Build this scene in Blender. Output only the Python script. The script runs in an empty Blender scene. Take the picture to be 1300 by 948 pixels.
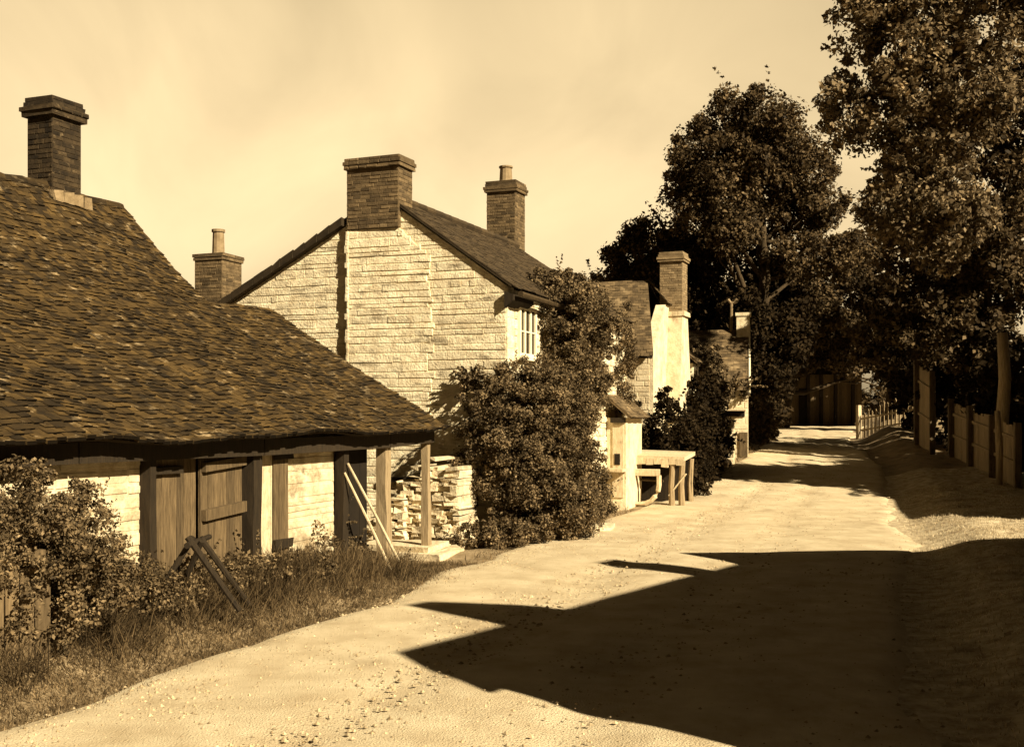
import bpy, math, random
import numpy as np
from mathutils import Vector, Matrix
random.seed(7)
R = math.radians
SC = bpy.context.scene
COL = SC.collection
UX, UY = 0.3665, 0.9304            # the lane's houses run along U; V points from them to the road
def fr(o, t, v, z): return Vector((o[0] + t*UX + v*UY, o[1] + t*UY - v*UX, z))
U = Vector((UX, UY, 0)); V = Vector((UY, -UX, 0)); Z = Vector((0, 0, 1))

# ------------------------------------------------------------------ sun
EL, AZ = R(33), R(45)
SH = Vector((math.cos(AZ), -math.sin(AZ), 0))
SUN = SH*math.cos(EL) + Z*math.sin(EL)
COT = 1/math.tan(EL)
def up_sun(p, h): return Vector((p[0], p[1], 0)) + SH*(h*COT) + Z*h   # point of height h whose shadow falls on p

# ------------------------------------------------------------------ materials
def sep(l, s=1.0):
    """sepia albedo: light tones pale cream, dark tones redder brown"""
    k = min(1, max(0, l/0.8))
    g = 0.64 + 0.25*k; b = 0.28 + 0.34*k
    return (l, l*(1-(1-g)*s), l*(1-(1-b)*s), 1)
def mat(name, a, b, scale=6, rough=0.85, bump=0.0, bscale=None, var=0.0, stretch=(1,1,1), spec=0.2, detail=6, dist=0.0,
        stain=None, translucent=0.0):
    m = bpy.data.materials.new(name); m.use_nodes = True
    nt = m.node_tree; N = nt.nodes; L = nt.links; P = N['Principled BSDF']
    P.inputs['Roughness'].default_value = rough
    P.inputs['Specular IOR Level'].default_value = spec
    tc = N.new('ShaderNodeTexCoord'); mp = N.new('ShaderNodeMapping'); mp.inputs['Scale'].default_value = stretch
    L.new(tc.outputs['Object'], mp.inputs['Vector'])
    nz = N.new('ShaderNodeTexNoise'); nz.inputs['Scale'].default_value = scale; nz.inputs['Detail'].default_value = detail
    nz.inputs['Roughness'].default_value = 0.65; nz.inputs['Distortion'].default_value = dist
    L.new(mp.outputs[0], nz.inputs['Vector'])
    cr = N.new('ShaderNodeValToRGB'); cr.color_ramp.elements[0].position = 0.32; cr.color_ramp.elements[1].position = 0.68
    cr.color_ramp.elements[0].color = a; cr.color_ramp.elements[1].color = b
    L.new(nz.outputs['Fac'], cr.inputs['Fac']); out = cr.outputs['Color']
    if stain:
        sc, col, lo, hi, st = stain
        mp2 = N.new('ShaderNodeMapping'); mp2.inputs['Scale'].default_value = st
        L.new(tc.outputs['Object'], mp2.inputs['Vector'])
        n2 = N.new('ShaderNodeTexNoise'); n2.inputs['Scale'].default_value = sc; n2.inputs['Detail'].default_value = 8
        n2.inputs['Roughness'].default_value = 0.7
        L.new(mp2.outputs[0], n2.inputs['Vector'])
        mr = N.new('ShaderNodeMapRange'); mr.inputs[1].default_value = lo; mr.inputs[2].default_value = hi
        L.new(n2.outputs['Fac'], mr.inputs[0])
        mx = N.new('ShaderNodeMix'); mx.data_type = 'RGBA'; mx.inputs[7].default_value = col
        L.new(mr.outputs[0], mx.inputs[0]); L.new(out, mx.inputs[6]); out = mx.outputs[2]
    if var:
        ge = N.new('ShaderNodeNewGeometry'); mr = N.new('ShaderNodeMapRange')
        mr.inputs[3].default_value = 1-var; mr.inputs[4].default_value = 1+var
        L.new(ge.outputs['Random Per Island'], mr.inputs[0])
        vm = N.new('ShaderNodeVectorMath'); vm.operation = 'SCALE'
        L.new(out, vm.inputs[0]); L.new(mr.outputs[0], vm.inputs['Scale']); out = vm.outputs[0]
    L.new(out, P.inputs['Base Color'])
    if bump:
        nb = N.new('ShaderNodeTexNoise'); nb.inputs['Scale'].default_value = bscale or scale*4; nb.inputs['Detail'].default_value = 8
        L.new(mp.outputs[0], nb.inputs['Vector'])
        bp = N.new('ShaderNodeBump'); bp.inputs['Distance'].default_value = bump; bp.inputs['Strength'].default_value = 1
        L.new(nb.outputs['Fac'], bp.inputs['Height']); L.new(bp.outputs[0], P.inputs['Normal'])
    if translucent:
        tr = N.new('ShaderNodeBsdfTranslucent'); L.new(out, tr.inputs['Color'])
        ms = N.new('ShaderNodeMixShader'); ms.inputs[0].default_value = translucent
        L.new(P.outputs[0], ms.inputs[1]); L.new(tr.outputs[0], ms.inputs[2])
        L.new(ms.outputs[0], N['Material Output'].inputs['Surface'])
    return m
M = {}
M['white'] = mat('whitewashed_stone', sep(.50), sep(.78), 5, .9, .018, 26, .11, stain=(2.0, sep(.10), .53, .72, (1.0, 1.0, 4.5)))
M['render'] = mat('limewash', sep(.46), sep(.68), 4, .9, .012, 18, .0, stain=(2.4, sep(.15), .55, .76, (1, 1, .6)))
M['plaster'] = mat('old_plaster', sep(.36), sep(.66), 4, .9, .014, 20, .05, stain=(2.2, sep(.12), .52, .72, (1, 1, 1.2)))
M['mortar'] = mat('mortar', sep(.14), sep(.26), 8, .95, .01, 30)
M['brick'] = mat('brick', sep(.07), sep(.14), 9, .9, .008, 40, .5, stain=(3, sep(.26), .60, .8, (1, 1, 2)))
M['brickdark'] = mat('sooty_brick', sep(.018), sep(.045), 9, .9, .008, 40, .55, stain=(4, sep(.20), .60, .74, (1, 1, 2)))
M['brickpale'] = mat('pale_brick', sep(.15), sep(.26), 9, .9, .008, 40, .3)
M['tile'] = mat('clay_tile', sep(.020, 1.2), sep(.066, 1.2), 3.0, .85, .010, 50, .65, stretch=(1, 1, 2), stain=(3.6, sep(.30, 1.05), .57, .74, (1, 1, 2.5)))
M['tileshade'] = mat('shadow_tile_ends', sep(.003), sep(.007), 6, .95, .01, 40, spec=.05)  # near-black tile ends paint in the shadow lines between courses
M['tilefar'] = mat('lichened_tile', sep(.07), sep(.14), 3.5, .9, .006, 50, .4, stain=(1.3, sep(.24), .55, .75, (1, 1, 1)))
M['slate'] = mat('grey_tile', sep(.035), sep(.06), 5, .85, .004, 50, .35)
M['deck'] = mat('roof_boarding', sep(.02), sep(.04), 5)
M['wood'] = mat('weathered_oak', sep(.045), sep(.125), 7, .85, .006, 30, .35, stretch=(6, 6, .5), stain=(2, sep(.03), .55, .75, (1, 1, .5)))
M['wooddark'] = mat('dark_timber', sep(.012), sep(.028), 7, .85, .006, 30, .25, stretch=(6, 6, .6))
M['woodpale'] = mat('bleached_timber', sep(.38), sep(.58), 7, .85, .006, 30, .15, stretch=(3, 3, 1), stain=(4, sep(.15), .58, .75, (1,1,1)))
M['barnwood'] = mat('tarred_boards', sep(.06), sep(.15), 6, .9, .006, 30, .3, stretch=(6, 6, .5))
M['paint'] = mat('white_paint', sep(.68), sep(.8), 10, .6)
M['glass'] = mat('window_glass', sep(.012), sep(.02), 3, .08, spec=.6)
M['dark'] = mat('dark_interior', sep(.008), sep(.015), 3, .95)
M['stone'] = mat('limestone_rubble', sep(.40), sep(.66), 7, .9, .016, 30, .35, stain=(4, sep(.09), .57, .75, (1, 1, 1)))
M['road'] = mat('chalky_road', sep(.41), sep(.60), 1.6, .95, .022, 60, 0, detail=15, stain=(.9, sep(.28), .53, .82, (1, .6, 1)))
M['ground'] = mat('earth_turf', sep(.13), sep(.32), 2.6, .95, .03, 25, 0, detail=10)
M['weed'] = mat('weed_blades', sep(.035), sep(.13), 1.2, .8, var=.7, spec=.1, translucent=.25)
M['postwood'] = mat('pale_post', sep(.17), sep(.34), 7, .85, .006, 30, .1, stretch=(6, 6, .5))
M['grass'] = mat('grass_blades', sep(.07), sep(.18), 1.4, .8, var=.65, spec=.1, translucent=.25)
M['grasspale'] = mat('dry_grass_blades', sep(.30), sep(.66), 1.2, .8, var=.5, spec=.05, translucent=.3)
M['pebble'] = mat('loose_stones', sep(.2), sep(.45), 9, .9, var=.4)
M['bark'] = mat('bark', sep(.025), sep(.07), 5, .95, .02, 14, stretch=(3, 3, .7))
M['leaf'] = mat('dense_foliage', sep(.02), sep(.12), .8, .6, var=.7, spec=.06, translucent=.18)
M['leaflight'] = mat('broad_foliage', sep(.03), sep(.26), 1.1, .6, var=.7, spec=.06, translucent=.25)
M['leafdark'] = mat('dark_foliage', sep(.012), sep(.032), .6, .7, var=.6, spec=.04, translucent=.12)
M['leafbush'] = mat('climber_foliage', sep(.025), sep(.21), 2.0, .6, var=.75, spec=.06, translucent=.2)
M['clay'] = mat('clay_pot', sep(.16), sep(.26), 8, .85, var=.1)
M['iron'] = mat('rusty_iron', sep(.03), sep(.06), 9, .6)

# ------------------------------------------------------------------ mesh helpers
ORG = {}
class MB:
    def __init__(s): s.v = []; s.f = []; s.ends = []
    def hexa(s, p):                                   # 8 points: bottom ring 0-3, top ring 4-7
        n = len(s.v); s.v += [tuple(q) for q in p]
        for f in ((3,2,1,0),(4,5,6,7),(0,1,5,4),(1,2,6,5),(2,3,7,6),(3,0,4,7)): s.f.append(tuple(n+i for i in f))
    def box(s, o, ex, ey, ez, a0, a1, b0, b1, c0, c1, j=0):
        ex, ey, ez = Vector(ex), Vector(ey), Vector(ez); o = Vector(o); pts = []
        for c in (c0, c1):
            for a, b in ((a0,b0),(a1,b0),(a1,b1),(a0,b1)):
                pts.append(o + ex*(a+random.uniform(-j,j)) + ey*(b+random.uniform(-j,j)) + ez*(c+random.uniform(-j,j)))
        s.hexa(pts)
    def quad(s, *p):
        n = len(s.v); s.v += [tuple(q) for q in p]; s.f.append(tuple(range(n, n+len(p))))
    def prism(s, poly, d):                            # polygon extruded by vector d
        n = len(s.v); k = len(poly); d = Vector(d)
        s.v += [tuple(Vector(p)) for p in poly] + [tuple(Vector(p)+d) for p in poly]
        s.f.append(tuple(n+i for i in range(k-1, -1, -1))); s.f.append(tuple(n+k+i for i in range(k)))
        for i in range(k): s.f.append((n+i, n+(i+1)%k, n+k+(i+1)%k, n+k+i))
    def tube(s, pts, rad, n=8, wob=0):
        pts = [Vector(p) for p in pts]; base = len(s.v)
        for i, p in enumerate(pts):
            d = (pts[min(i+1,len(pts)-1)] - pts[max(i-1,0)]).normalized()
            a = d.cross(Vector((0,0,1)) if abs(d.z) < .9 else Vector((1,0,0))).normalized(); b = d.cross(a)
            for k in range(n):
                r = rad[i]*(1+random.uniform(-wob,wob))
                s.v.append(tuple(p + (a*math.cos(2*math.pi*k/n) + b*math.sin(2*math.pi*k/n))*r))
        for i in range(len(pts)-1):
            for k in range(n):
                s.f.append((base+i*n+k, base+i*n+(k+1)%n, base+(i+1)*n+(k+1)%n, base+(i+1)*n+k))
        s.f.append(tuple(base+k for k in range(n-1,-1,-1))); s.f.append(tuple(base+(len(pts)-1)*n+k for k in range(n)))
    def plank(s, a, b, w, th, side):                  # a bar from a to b, width w along side
        a, b, side = Vector(a), Vector(b), Vector(side).normalized(); d = (b-a).normalized(); t = d.cross(side).normalized()
        s.hexa([a-side*w/2-t*th/2, a+side*w/2-t*th/2, a+side*w/2+t*th/2, a-side*w/2+t*th/2,
                b-side*w/2-t*th/2, b+side*w/2-t*th/2, b+side*w/2+t*th/2, b-side*w/2+t*th/2])
    def build(s, name, m, parent=None, origin=None, smooth=False):
        if parent is not None: o = ORG[parent.name]
        else: o = Vector(origin or (0,0,0))
        me = bpy.data.meshes.new(name)
        me.from_pydata([(x-o.x, y-o.y, z-o.z) for x,y,z in s.v], [], s.f); me.update()
        me.materials.append(m)
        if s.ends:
            me.materials.append(M['tileshade'])
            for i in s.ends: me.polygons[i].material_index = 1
        if smooth:
            for p in me.polygons: p.use_smooth = True
        ob = bpy.data.objects.new(name, me); COL.objects.link(ob)
        if parent is not None: ob.parent = parent
        else: ob.location = o
        ORG[ob.name] = o
        return ob
def tag(o, label=None, cat=None, group=None, kind=None):
    for k, x in (('label',label),('category',cat),('group',group),('kind',kind)):
        if x: o[k] = x
    return o
def thing(name, loc, label, cat, group=None):
    o = bpy.data.objects.new(name, None); COL.objects.link(o); o.location = loc; o.empty_display_size = .3
    ORG[o.name] = Vector(loc); return tag(o, label, cat, group)
def np_mesh(name, V4, m, parent=None, origin=(0,0,0)):
    """V4: (n, k, 3) array of separate k-gons"""
    o = ORG[parent.name] if parent is not None else Vector(origin)
    n, k, _ = V4.shape
    me = bpy.data.meshes.new(name); me.vertices.add(n*k); me.loops.add(n*k); me.polygons.add(n)
    me.vertices.foreach_set('co', (V4 - np.array(o)).astype(np.float32).ravel())
    me.loops.foreach_set('vertex_index', np.arange(n*k, dtype=np.int32))
    me.polygons.foreach_set('loop_start', np.arange(0, n*k, k, dtype=np.int32))
    me.polygons.foreach_set('loop_total', np.full(n, k, dtype=np.int32))
    me.update(calc_edges=True); me.validate(); me.materials.append(m)
    ob = bpy.data.objects.new(name, me); COL.objects.link(ob)
    if parent is not None: ob.parent = parent
    else: ob.location = o
    ORG[ob.name] = Vector(o); return ob

def blocks(mb, O, ex, ez, en, width, height, ch, bl, dep=.02, jit=.4, gap=.008, clip=None, cham=.012, hc=None):
    """courses of separate stones on a wall face; clip(z) -> (xmin, xmax)"""
    ex, ez, en, O = Vector(ex), Vector(ez), Vector(en), Vector(O)
    z = 0; row = 0
    while z < height - ch*.3:
        h = min(ch*random.uniform(1-jit*.5, 1+jit*.5), height-z)
        x0, x1 = (0, width)
        if clip:
            a, b = clip(z); c, d = clip(z+h); x0, x1 = max(a, c), min(b, d)
        x = x0 - (bl*.5 if row % 2 else 0)*random.uniform(.6, 1.2)
        while x < x1 - .02:
            l = bl*random.uniform(1-jit, 1+jit); a, b = max(x, x0), min(x+l, x1); x += l
            if b - a < .04: continue
            d = dep*random.uniform(.35, 1.3); g = gap; c = min(cham, (b-a)/4, h/4); q = c if hc is None else hc; gx = g if hc is None else .001
            t1, t2, t3, t4 = [random.uniform(-.25, .25)*ch*jit for _ in range(4)]
            P = lambda X, Y, D: O + ex*X + ez*Y + en*D
            mb.hexa([P(a+gx, z+g+t1*.3, -.02), P(b-gx, z+g+t2*.3, -.02), P(b-gx, z+h-g+t2*.3, -.02), P(a+gx, z+h-g+t1*.3, -.02),
                     P(a+gx+q, z+g+c+t1*.3, d), P(b-gx-q, z+g+c+t2*.3, d+random.uniform(-.3,.3)*dep), P(b-gx-q, z+h-g-c+t3*.3, d), P(a+gx+q, z+h-g-c+t4*.3, d+random.uniform(-.3,.3)*dep)])
        z += h; row += 1
def block_stack(mb, o, ex, ey, a0, a1, b0, b1, z0, z1, ch, bl, **k):
    """four faces of coursed bricks round a core box"""
    ex, ey = Vector(ex), Vector(ey); o = Vector((o[0], o[1], 0))
    mb.box(o, ex, ey, Z, a0, a1, b0, b1, z0, z1)
    P = lambda a, b: o + ex*a + ey*b + Z*z0
    blocks(mb, P(a0, b0), ex, Z, -ey, a1-a0, z1-z0, ch, bl, **k)
    blocks(mb, P(a1, b1), -ex, Z, ey, a1-a0, z1-z0, ch, bl, **k)
    blocks(mb, P(a1, b0), ey, Z, ex, b1-b0, z1-z0, ch, bl, **k)
    blocks(mb, P(a0, b1), -ey, Z, -ex, b1-b0, z1-z0, ch, bl, **k)

def tiles(mb, deck, surf, nr, nt, th=.034, jit=1.0, keep=None, over=1.7):
    """overlapping tiles on surf(a, b): a along the eave 0..1, b from ridge (0) to eave (1)"""
    e = .004
    def nrm(a, b):
        n = (surf(a+e, b) - surf(a-e, b)).cross(surf(a, b+e) - surf(a, b-e)).normalized()
        return n if n.z > 0 else -n
    ph = [random.uniform(0, 6.28) for _ in range(6)]
    gb = 1.0/nr; ga = 1.0/nt
    for r in range(nr):
        wob = [random.uniform(-1, 1) for _ in range(nt//5+3)]
        for i in range(-1, nt+1):
            a0 = (i + (.5 if r % 2 else 0))*ga; a1 = a0 + ga*.97
            a0, a1 = max(a0, 0), min(a1, 1)
            if a1 - a0 < ga*.15: continue
            f = (i+1)/5; k = int(f); w = wob[k]*(1-f+k) + wob[k+1]*(f-k)
            b1 = (r+1)*gb + (w*.16 + random.gauss(0, .07))*gb*jit
            if random.random() < .012: b1 += gb*.35
            b0 = max(b1 - over*gb, 0)
            if keep and not keep((a0+a1)/2, (b0+b1)/2): continue
            n = nrm((a0+a1)/2, min(max(b1, .01), .99)); lift = th*random.uniform(.85, 1.45)
            ra, rb = random.uniform(-.004, .004)*jit, random.uniform(-.004, .004)*jit
            p0, p1, p2, p3 = surf(a0, b0), surf(a1, b0), surf(a1, b1), surf(a0, b1)
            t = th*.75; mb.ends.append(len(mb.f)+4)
            mb.hexa([p0+n*.002, p1+n*.002, p2+n*(lift-t+rb), p3+n*(lift-t+ra),
                     p0+n*(.002+t), p1+n*(.002+t), p2+n*(lift+rb), p3+n*(lift+ra)])
    if deck is not None:
        na, nb = 24, 10; base = len(deck.v)
        for off in (-.004, -.035):
            for j in range(nb+1):
                for i in range(na+1):
                    a, b = i/na, j/nb*.965
                    deck.v.append(tuple(surf(a, b) + nrm(min(max(a,.01),.99), min(max(b,.01),.99))*off))
        K = (na+1)*(nb+1); idx = lambda l, i, j: base + l*K + j*(na+1) + i
        for j in range(nb):
            for i in range(na):
                if keep and not keep((i+.5)/na, (j+.5)/nb): continue
                deck.f.append((idx(0,i,j), idx(0,i+1,j), idx(0,i+1,j+1), idx(0,i,j+1)))
                deck.f.append((idx(1,i,j), idx(1,i,j+1), idx(1,i+1,j+1), idx(1,i+1,j)))
        for j in range(nb):
            for i in (0, na): deck.f.append((idx(0,i,j), idx(0,i,j+1), idx(1,i,j+1), idx(1,i,j)))
        for i in range(na):
            for j in (0, nb): deck.f.append((idx(0,i,j), idx(0,i+1,j), idx(1,i+1,j), idx(1,i,j)))
def bil(TL, TR, BL, BR, sag=0.0, ph=0):
    TL, TR, BL, BR = map(Vector, (TL, TR, BL, BR))
    def s(a, b):
        p = (TL*(1-a)+TR*a)*(1-b) + (BL*(1-a)+BR*a)*b
        return p + Z*(sag*(math.sin(a*7+ph)*.6 + math.sin(a*15+b*5+ph*2)*.35 - math.sin(math.pi*a)*.8))
    return s
def boards(mb, O, ex, ez, en, width, z0, z1, bw=.15, th=.025, topjit=.03, gap=.006):
    x = 0; O, ex, en = Vector(O), Vector(ex), Vector(en)
    while x < width - .03:
        w = min(bw*random.uniform(.8, 1.2), width-x); d = random.uniform(0, .008)
        tj = random.uniform(-topjit, topjit)
        mb.box(O, ex, en, ez, x+gap/2, x+w-gap/2, -th, d, z0+random.uniform(-topjit, topjit)*.5, z1+tj, j=.003)
        x += w

# ------------------------------------------------------------------ foliage
def leaf_quads(rng, centers, crad, per, size, up=.35, asp=.62, outward=None):
    C = np.repeat(np.asarray(centers, float), per, 0); n = len(C)
    r = np.repeat(np.asarray(crad, float), per)[:, None]
    d = rng.normal(size=(n, 3)); d /= np.linalg.norm(d, axis=1)[:, None]
    rad = rng.random((n, 1))**.45
    pos = C + d*rad*r*np.array([1, 1, .85])
    nr = d*.7 + rng.normal(size=(n, 3))*.75 + np.array([0, 0, up])
    nr /= np.linalg.norm(nr, axis=1)[:, None]
    t = np.cross(nr, rng.normal(size=(n, 3))); t /= np.linalg.norm(t, axis=1)[:, None]
    b = np.cross(nr, t)
    s = size*np.clip(np.exp(.36*rng.normal(size=(n, 1))), .4, 1.55)
    fold = nr*s*.18*rng.normal(size=(n, 1))
    return np.stack([pos - t*s, pos - b*s*asp + fold, pos + t*s, pos + b*s*asp + fold], 1)
def crown(rng, lobes, clump_n, crad, per, size, shell=(.62, 1.03), zfloor=None, shoots=40, **k):
    cs, rs = [], []
    vol = [((a[0]*a[1]+a[1]*a[2]+a[0]*a[2])/3) for _, a in lobes]; tot = sum(vol)
    for (c, a), v in zip(lobes, vol):
        n = max(4, int(clump_n*v/tot))
        d = rng.normal(size=(n, 3)); d /= np.linalg.norm(d, axis=1)[:, None]
        q = shell[0] + (shell[1]-shell[0])*rng.random((n, 1))
        ph = rng.random((4, 3))*6.28; fq = 1.5+2.5*rng.random((4, 3))
        lump = sum(.075*np.sin((d*fq[i]+ph[i]).sum(1)*1.6) for i in range(4))[:, None]
        p = np.array(c) + d*q*(1+lump)*np.array(a)
        stray = rng.random((n, 1)) < .14
        p = np.where(stray, np.array(c) + d*(1.06+.2*rng.random((n, 1)))*np.array(a), p)
        cs.append(p); rs.append(crad*(.55 + .8*rng.random(n))*np.where(stray[:, 0], .6, 1))
    cs = np.concatenate(cs); rs = np.concatenate(rs)
    if zfloor is not None: cs[:, 2] = np.maximum(cs[:, 2], zfloor + rs*.6)
    out = [leaf_quads(rng, cs, rs, per, size, **k)]
    if shoots:
        sc, sr = [], []
        for _ in range(shoots):
            c, a = lobes[rng.integers(len(lobes))]; d = rng.normal(size=3); d[2] = abs(d[2])*.8; d /= np.linalg.norm(d)
            L_ = crad*(1.0+1.6*rng.random()); st = np.array(c) + d*np.array(a)*.95; e = d*.8 + rng.normal(size=3)*.35 + np.array([0, 0, .35])
            for f in np.linspace(0, 1, 7): sc.append(st + e*L_*f + np.array([0, 0, -.25*L_*f*f])); sr.append(crad*.16)
        out.append(leaf_quads(rng, sc, sr, 5, size*.9, **k))
    return np.concatenate(out)
def limb_path(a, b, n=5, wob=.25, sag=0):
    a, b = Vector(a), Vector(b); L = (b-a).length; out = []
    for i in range(n+1):
        f = i/n; p = a.lerp(b, f)
        if 0 < i < n: p += Vector([random.uniform(-1, 1)*wob*L*.12 for _ in range(3)])
        p.z += math.sin(math.pi*f)*sag
        out.append(p)
    return out
def tree(name, label, base, trunk_top, r0, lobes, m, clump_n, crad, per, size, seed, cat='tree', group=None, limbs=True, bark='bark', shell=(.62, 1.03)):
    rng = np.random.default_rng(seed)
    t = thing(name, base, label, cat, group)
    tm = MB(); path = limb_path(Vector(base)-Z*.3, trunk_top, 6, .35)
    tm.tube(path, [r0*(1.25-.85*i/6) for i in range(7)], 10, .06)
    tk = tm.build('trunk', M[bark], t, smooth=True)
    if limbs:
        for c, a in lobes:
            st = path[random.choice((3, 4, 5))]
            lm = MB(); lp = limb_path(st, Vector(c)+Z*(a[2]*.2), 5, .5)
            lm.tube(lp, [r0*.42*(1-.16*i) for i in range(6)], 7, .08)
            for _ in range(3):
                e = Vector(c) + Vector([random.uniform(-.7, .7)*a[i] for i in range(3)])
                lm.tube(limb_path(lp[random.choice((2,3,4))], e, 4, .6), [r0*.18*(1-.2*i) for i in range(5)], 5)
            lm.build('branch', M[bark], tk, smooth=True)
    np_mesh('crown', crown(rng, lobes, clump_n, crad, per, size, shell), M[m], t)
    return t
def shrub(name, label, base, lobes, m, clump_n, crad, per, size, seed, cat='shrub', group=None, stems=5, zfloor=None, **k):
    rng = np.random.default_rng(seed); t = thing(name, base, label, cat, group)
    sm = MB()
    for i in range(stems):
        c, a = lobes[i % len(lobes)]
        e = Vector(c) + Vector([random.uniform(-.5, .5)*a[j] for j in range(3)])
        b = Vector(base) + Vector((random.uniform(-.15, .15), random.uniform(-.15, .15), -.1))
        sm.tube(limb_path(b, e, 5, .5), [.035*(1-.14*j) for j in range(6)], 6)
    sm.build('stem', M['bark'], t)
    np_mesh('foliage', crown(rng, lobes, clump_n, crad, per, size, zfloor=zfloor, **k), M[m], t)
    return t

# ------------------------------------------------------------------ terrain
XL = [(-60,-14),(-20,-8.5),(0,-6.2),(8,-3.9),(11.2,-2.75),(13,-2.05),(16,-.95),(18.7,-.2),(23,1.7),(26.5,2.9),(32,5.6),(40,8.9),(50,11.5),(62,14.6),(70,16.5)]
XR = [(-60,-6),(-20,-1),(0,1.8),(8,3.2),(10.7,3.9),(19.5,7.1),(31,10.6),(38,12.6),(45,13.9),(55,17.3),(62,19.8),(70,22.3)]
BZ = [(-400,0),(26,0),(28.5,.08),(32,.33),(38.5,.87),(45,1.2),(55,1.45),(70,1.6),(900,1.6)]
def ip(tab, y): return np.interp(y, [a for a, _ in tab], [b for _, b in tab])
def ipa(tab, y): return sum(ip(tab, y+d) for d in (-1.6,-.8,0,.8,1.6))/5
def sst(a, b, x): t = np.clip((x-a)/(b-a), 0, 1); return t*t*(3-2*t)
def gz(x, y):
    x, y = np.asarray(x, float), np.asarray(y, float)
    z = ipa(BZ, y)
    z = z + sst(0.05, 1.6, x-ipa(XR, y))*(.28 + .35*sst(38, 44, y))
    z = z + sst(0.1, 1.3, ipa(XL, y)-x)*.3*(1-sst(14.6, 16.6, y))
    bump = .02*np.sin(x*2.3+y)*np.sin(y*1.9-x*.7) + .012*np.sin(x*5.1)*np.sin(y*4.7+1)
    off = np.maximum(x-ipa(XR, y), ipa(XL, y)-x)
    return z + bump*2*sst(.1, .8, off)
def g(x, y): return float(gz(x, y))
def axis(lo, hi, fine0, fine1, st, n): 
    a = np.arange(fine0, fine1, st)
    l = fine0 - np.geomspace(st, fine0-lo, n)[::-1]; h = fine1 - st + np.geomspace(st, hi-fine1, n)
    return np.concatenate([l, a, h])
xs = axis(-600, 600, -9, 22, .25, 26); ys = axis(-300, 900, -4, 75, .3, 26)
X, Y = np.meshgrid(xs, ys); ZZ = gz(X, Y); nx, ny = len(xs), len(ys)
gm = MB(); gm.v = [tuple(p) for p in np.stack([X.ravel(), Y.ravel(), ZZ.ravel()], 1)]
gm.f = [(j*nx+i, j*nx+i+1, (j+1)*nx+i+1, (j+1)*nx+i) for j in range(ny-1) for i in range(nx-1)]
tag(gm.build('ground', M['ground'], smooth=True), kind='structure')
rm = MB(); yy = np.arange(-40, 70.01, .25); K = 36; rng0 = np.random.default_rng(3)
WT = np.random.default_rng(5).normal(size=(6, 400))
def wig(y, s):
    k = int(s); return sum(A*np.interp(y*f+60*f, np.arange(400), WT[k+i-1]) for i, (A, f) in enumerate(((.13,.55),(.06,1.6))))
for y in yy:
    a, b = ipa(XL, y)+wig(y, 1.0)-.1, ipa(XR, y)+wig(y, 3.0)
    for i in range(K+1):
        f = i/K; x = a*(1-f)+b*f
        rut = (.03+.012*math.sin(y*.9))*(math.exp(-((f-.36)/.05)**2)+math.exp(-((f-.62)/.05)**2)) if 0 < f < 1 else 0
        zz = float(ipa(BZ, y)) + .05 - rut + .004*math.sin(x*3+y*2.1) + .005*math.sin(y*1.3-x*2)
        if i in (0, K): zz = g(x, y) - .03
        elif i in (1, K-1): zz = max(g(x, y)+.012, zz-.012)
        rm.v.append((x, y, zz))
n = K+1
rm.f = [(j*n+i, j*n+i+1, (j+1)*n+i+1, (j+1)*n+i) for j in range(len(yy)-1) for i in range(K)]
tag(rm.build('road', M['road'], smooth=True), kind='structure')

def wallx(y): return -1.47 + .3665*(y-18.65)/.9304
vm_ = MB(); vy = np.arange(2, 34.01, .3); KV = 26
for y in vy:
    for i in range(KV+1): x = ipa(XR, y) - .35 + 6.5*(i/KV)**1.3; vm_.v.append((x, y, g(x, y)+.006))
vm_.f = [(j*(KV+1)+i, j*(KV+1)+i+1, (j+1)*(KV+1)+i+1, (j+1)*(KV+1)+i) for j in range(len(vy)-1) for i in range(KV)]
M['verge'] = mat('dry_chalk_turf', sep(.20), sep(.60), 4.5, .95, .014, 34, 0, detail=14)
tag(vm_.build('verge', M['verge'], smooth=True), kind='structure')
def grass(name, pts, h, w, m, seed, lean=.45, zoff=0):
    rng = np.random.default_rng(seed); n = len(pts); x, y = pts[:, 0], pts[:, 1]
    z = gz(x, y) - .01 + zoff; P = np.stack([x, y, z], 1)
    a = rng.random(n)*6.283; t = np.stack([np.cos(a), np.sin(a), a*0], 1)
    H = (h*(.45 + .9*rng.random(n)))[:, None] if np.isscalar(h) else (h*(.45 + .9*rng.random(n)))[:, None]
    ln = rng.normal(size=(n, 2))*lean
    d = np.concatenate([ln, np.ones((n, 1))], 1); d /= np.linalg.norm(d, axis=1)[:, None]
    bend = np.concatenate([ln*.5, -np.abs(ln[:, :1])*.3], 1)*H
    W = w*(.6+.8*rng.random((n, 1)))
    mid = P + d*H*.55 + bend*.25; tip = P + d*H + bend
    q = np.concatenate([np.stack([P-t*W, P+t*W, mid+t*W*.75, mid-t*W*.75], 1), np.stack([mid-t*W*.75, mid+t*W*.75, tip+t*W*.12, tip-t*W*.12], 1)])
    return tag(np_mesh(name, q, M[m]), kind='stuff', cat='grass')
def scatter(rng, n, x0, x1, y0, y1, f): 
    x = x0 + (x1-x0)*rng.random(n); y = y0 + (y1-y0)*rng.random(n); k = f(x, y); return np.stack([x[k], y[k]], 1)
rg = np.random.default_rng(11)
PN = np.random.default_rng(77).random((64, 64))
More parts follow.
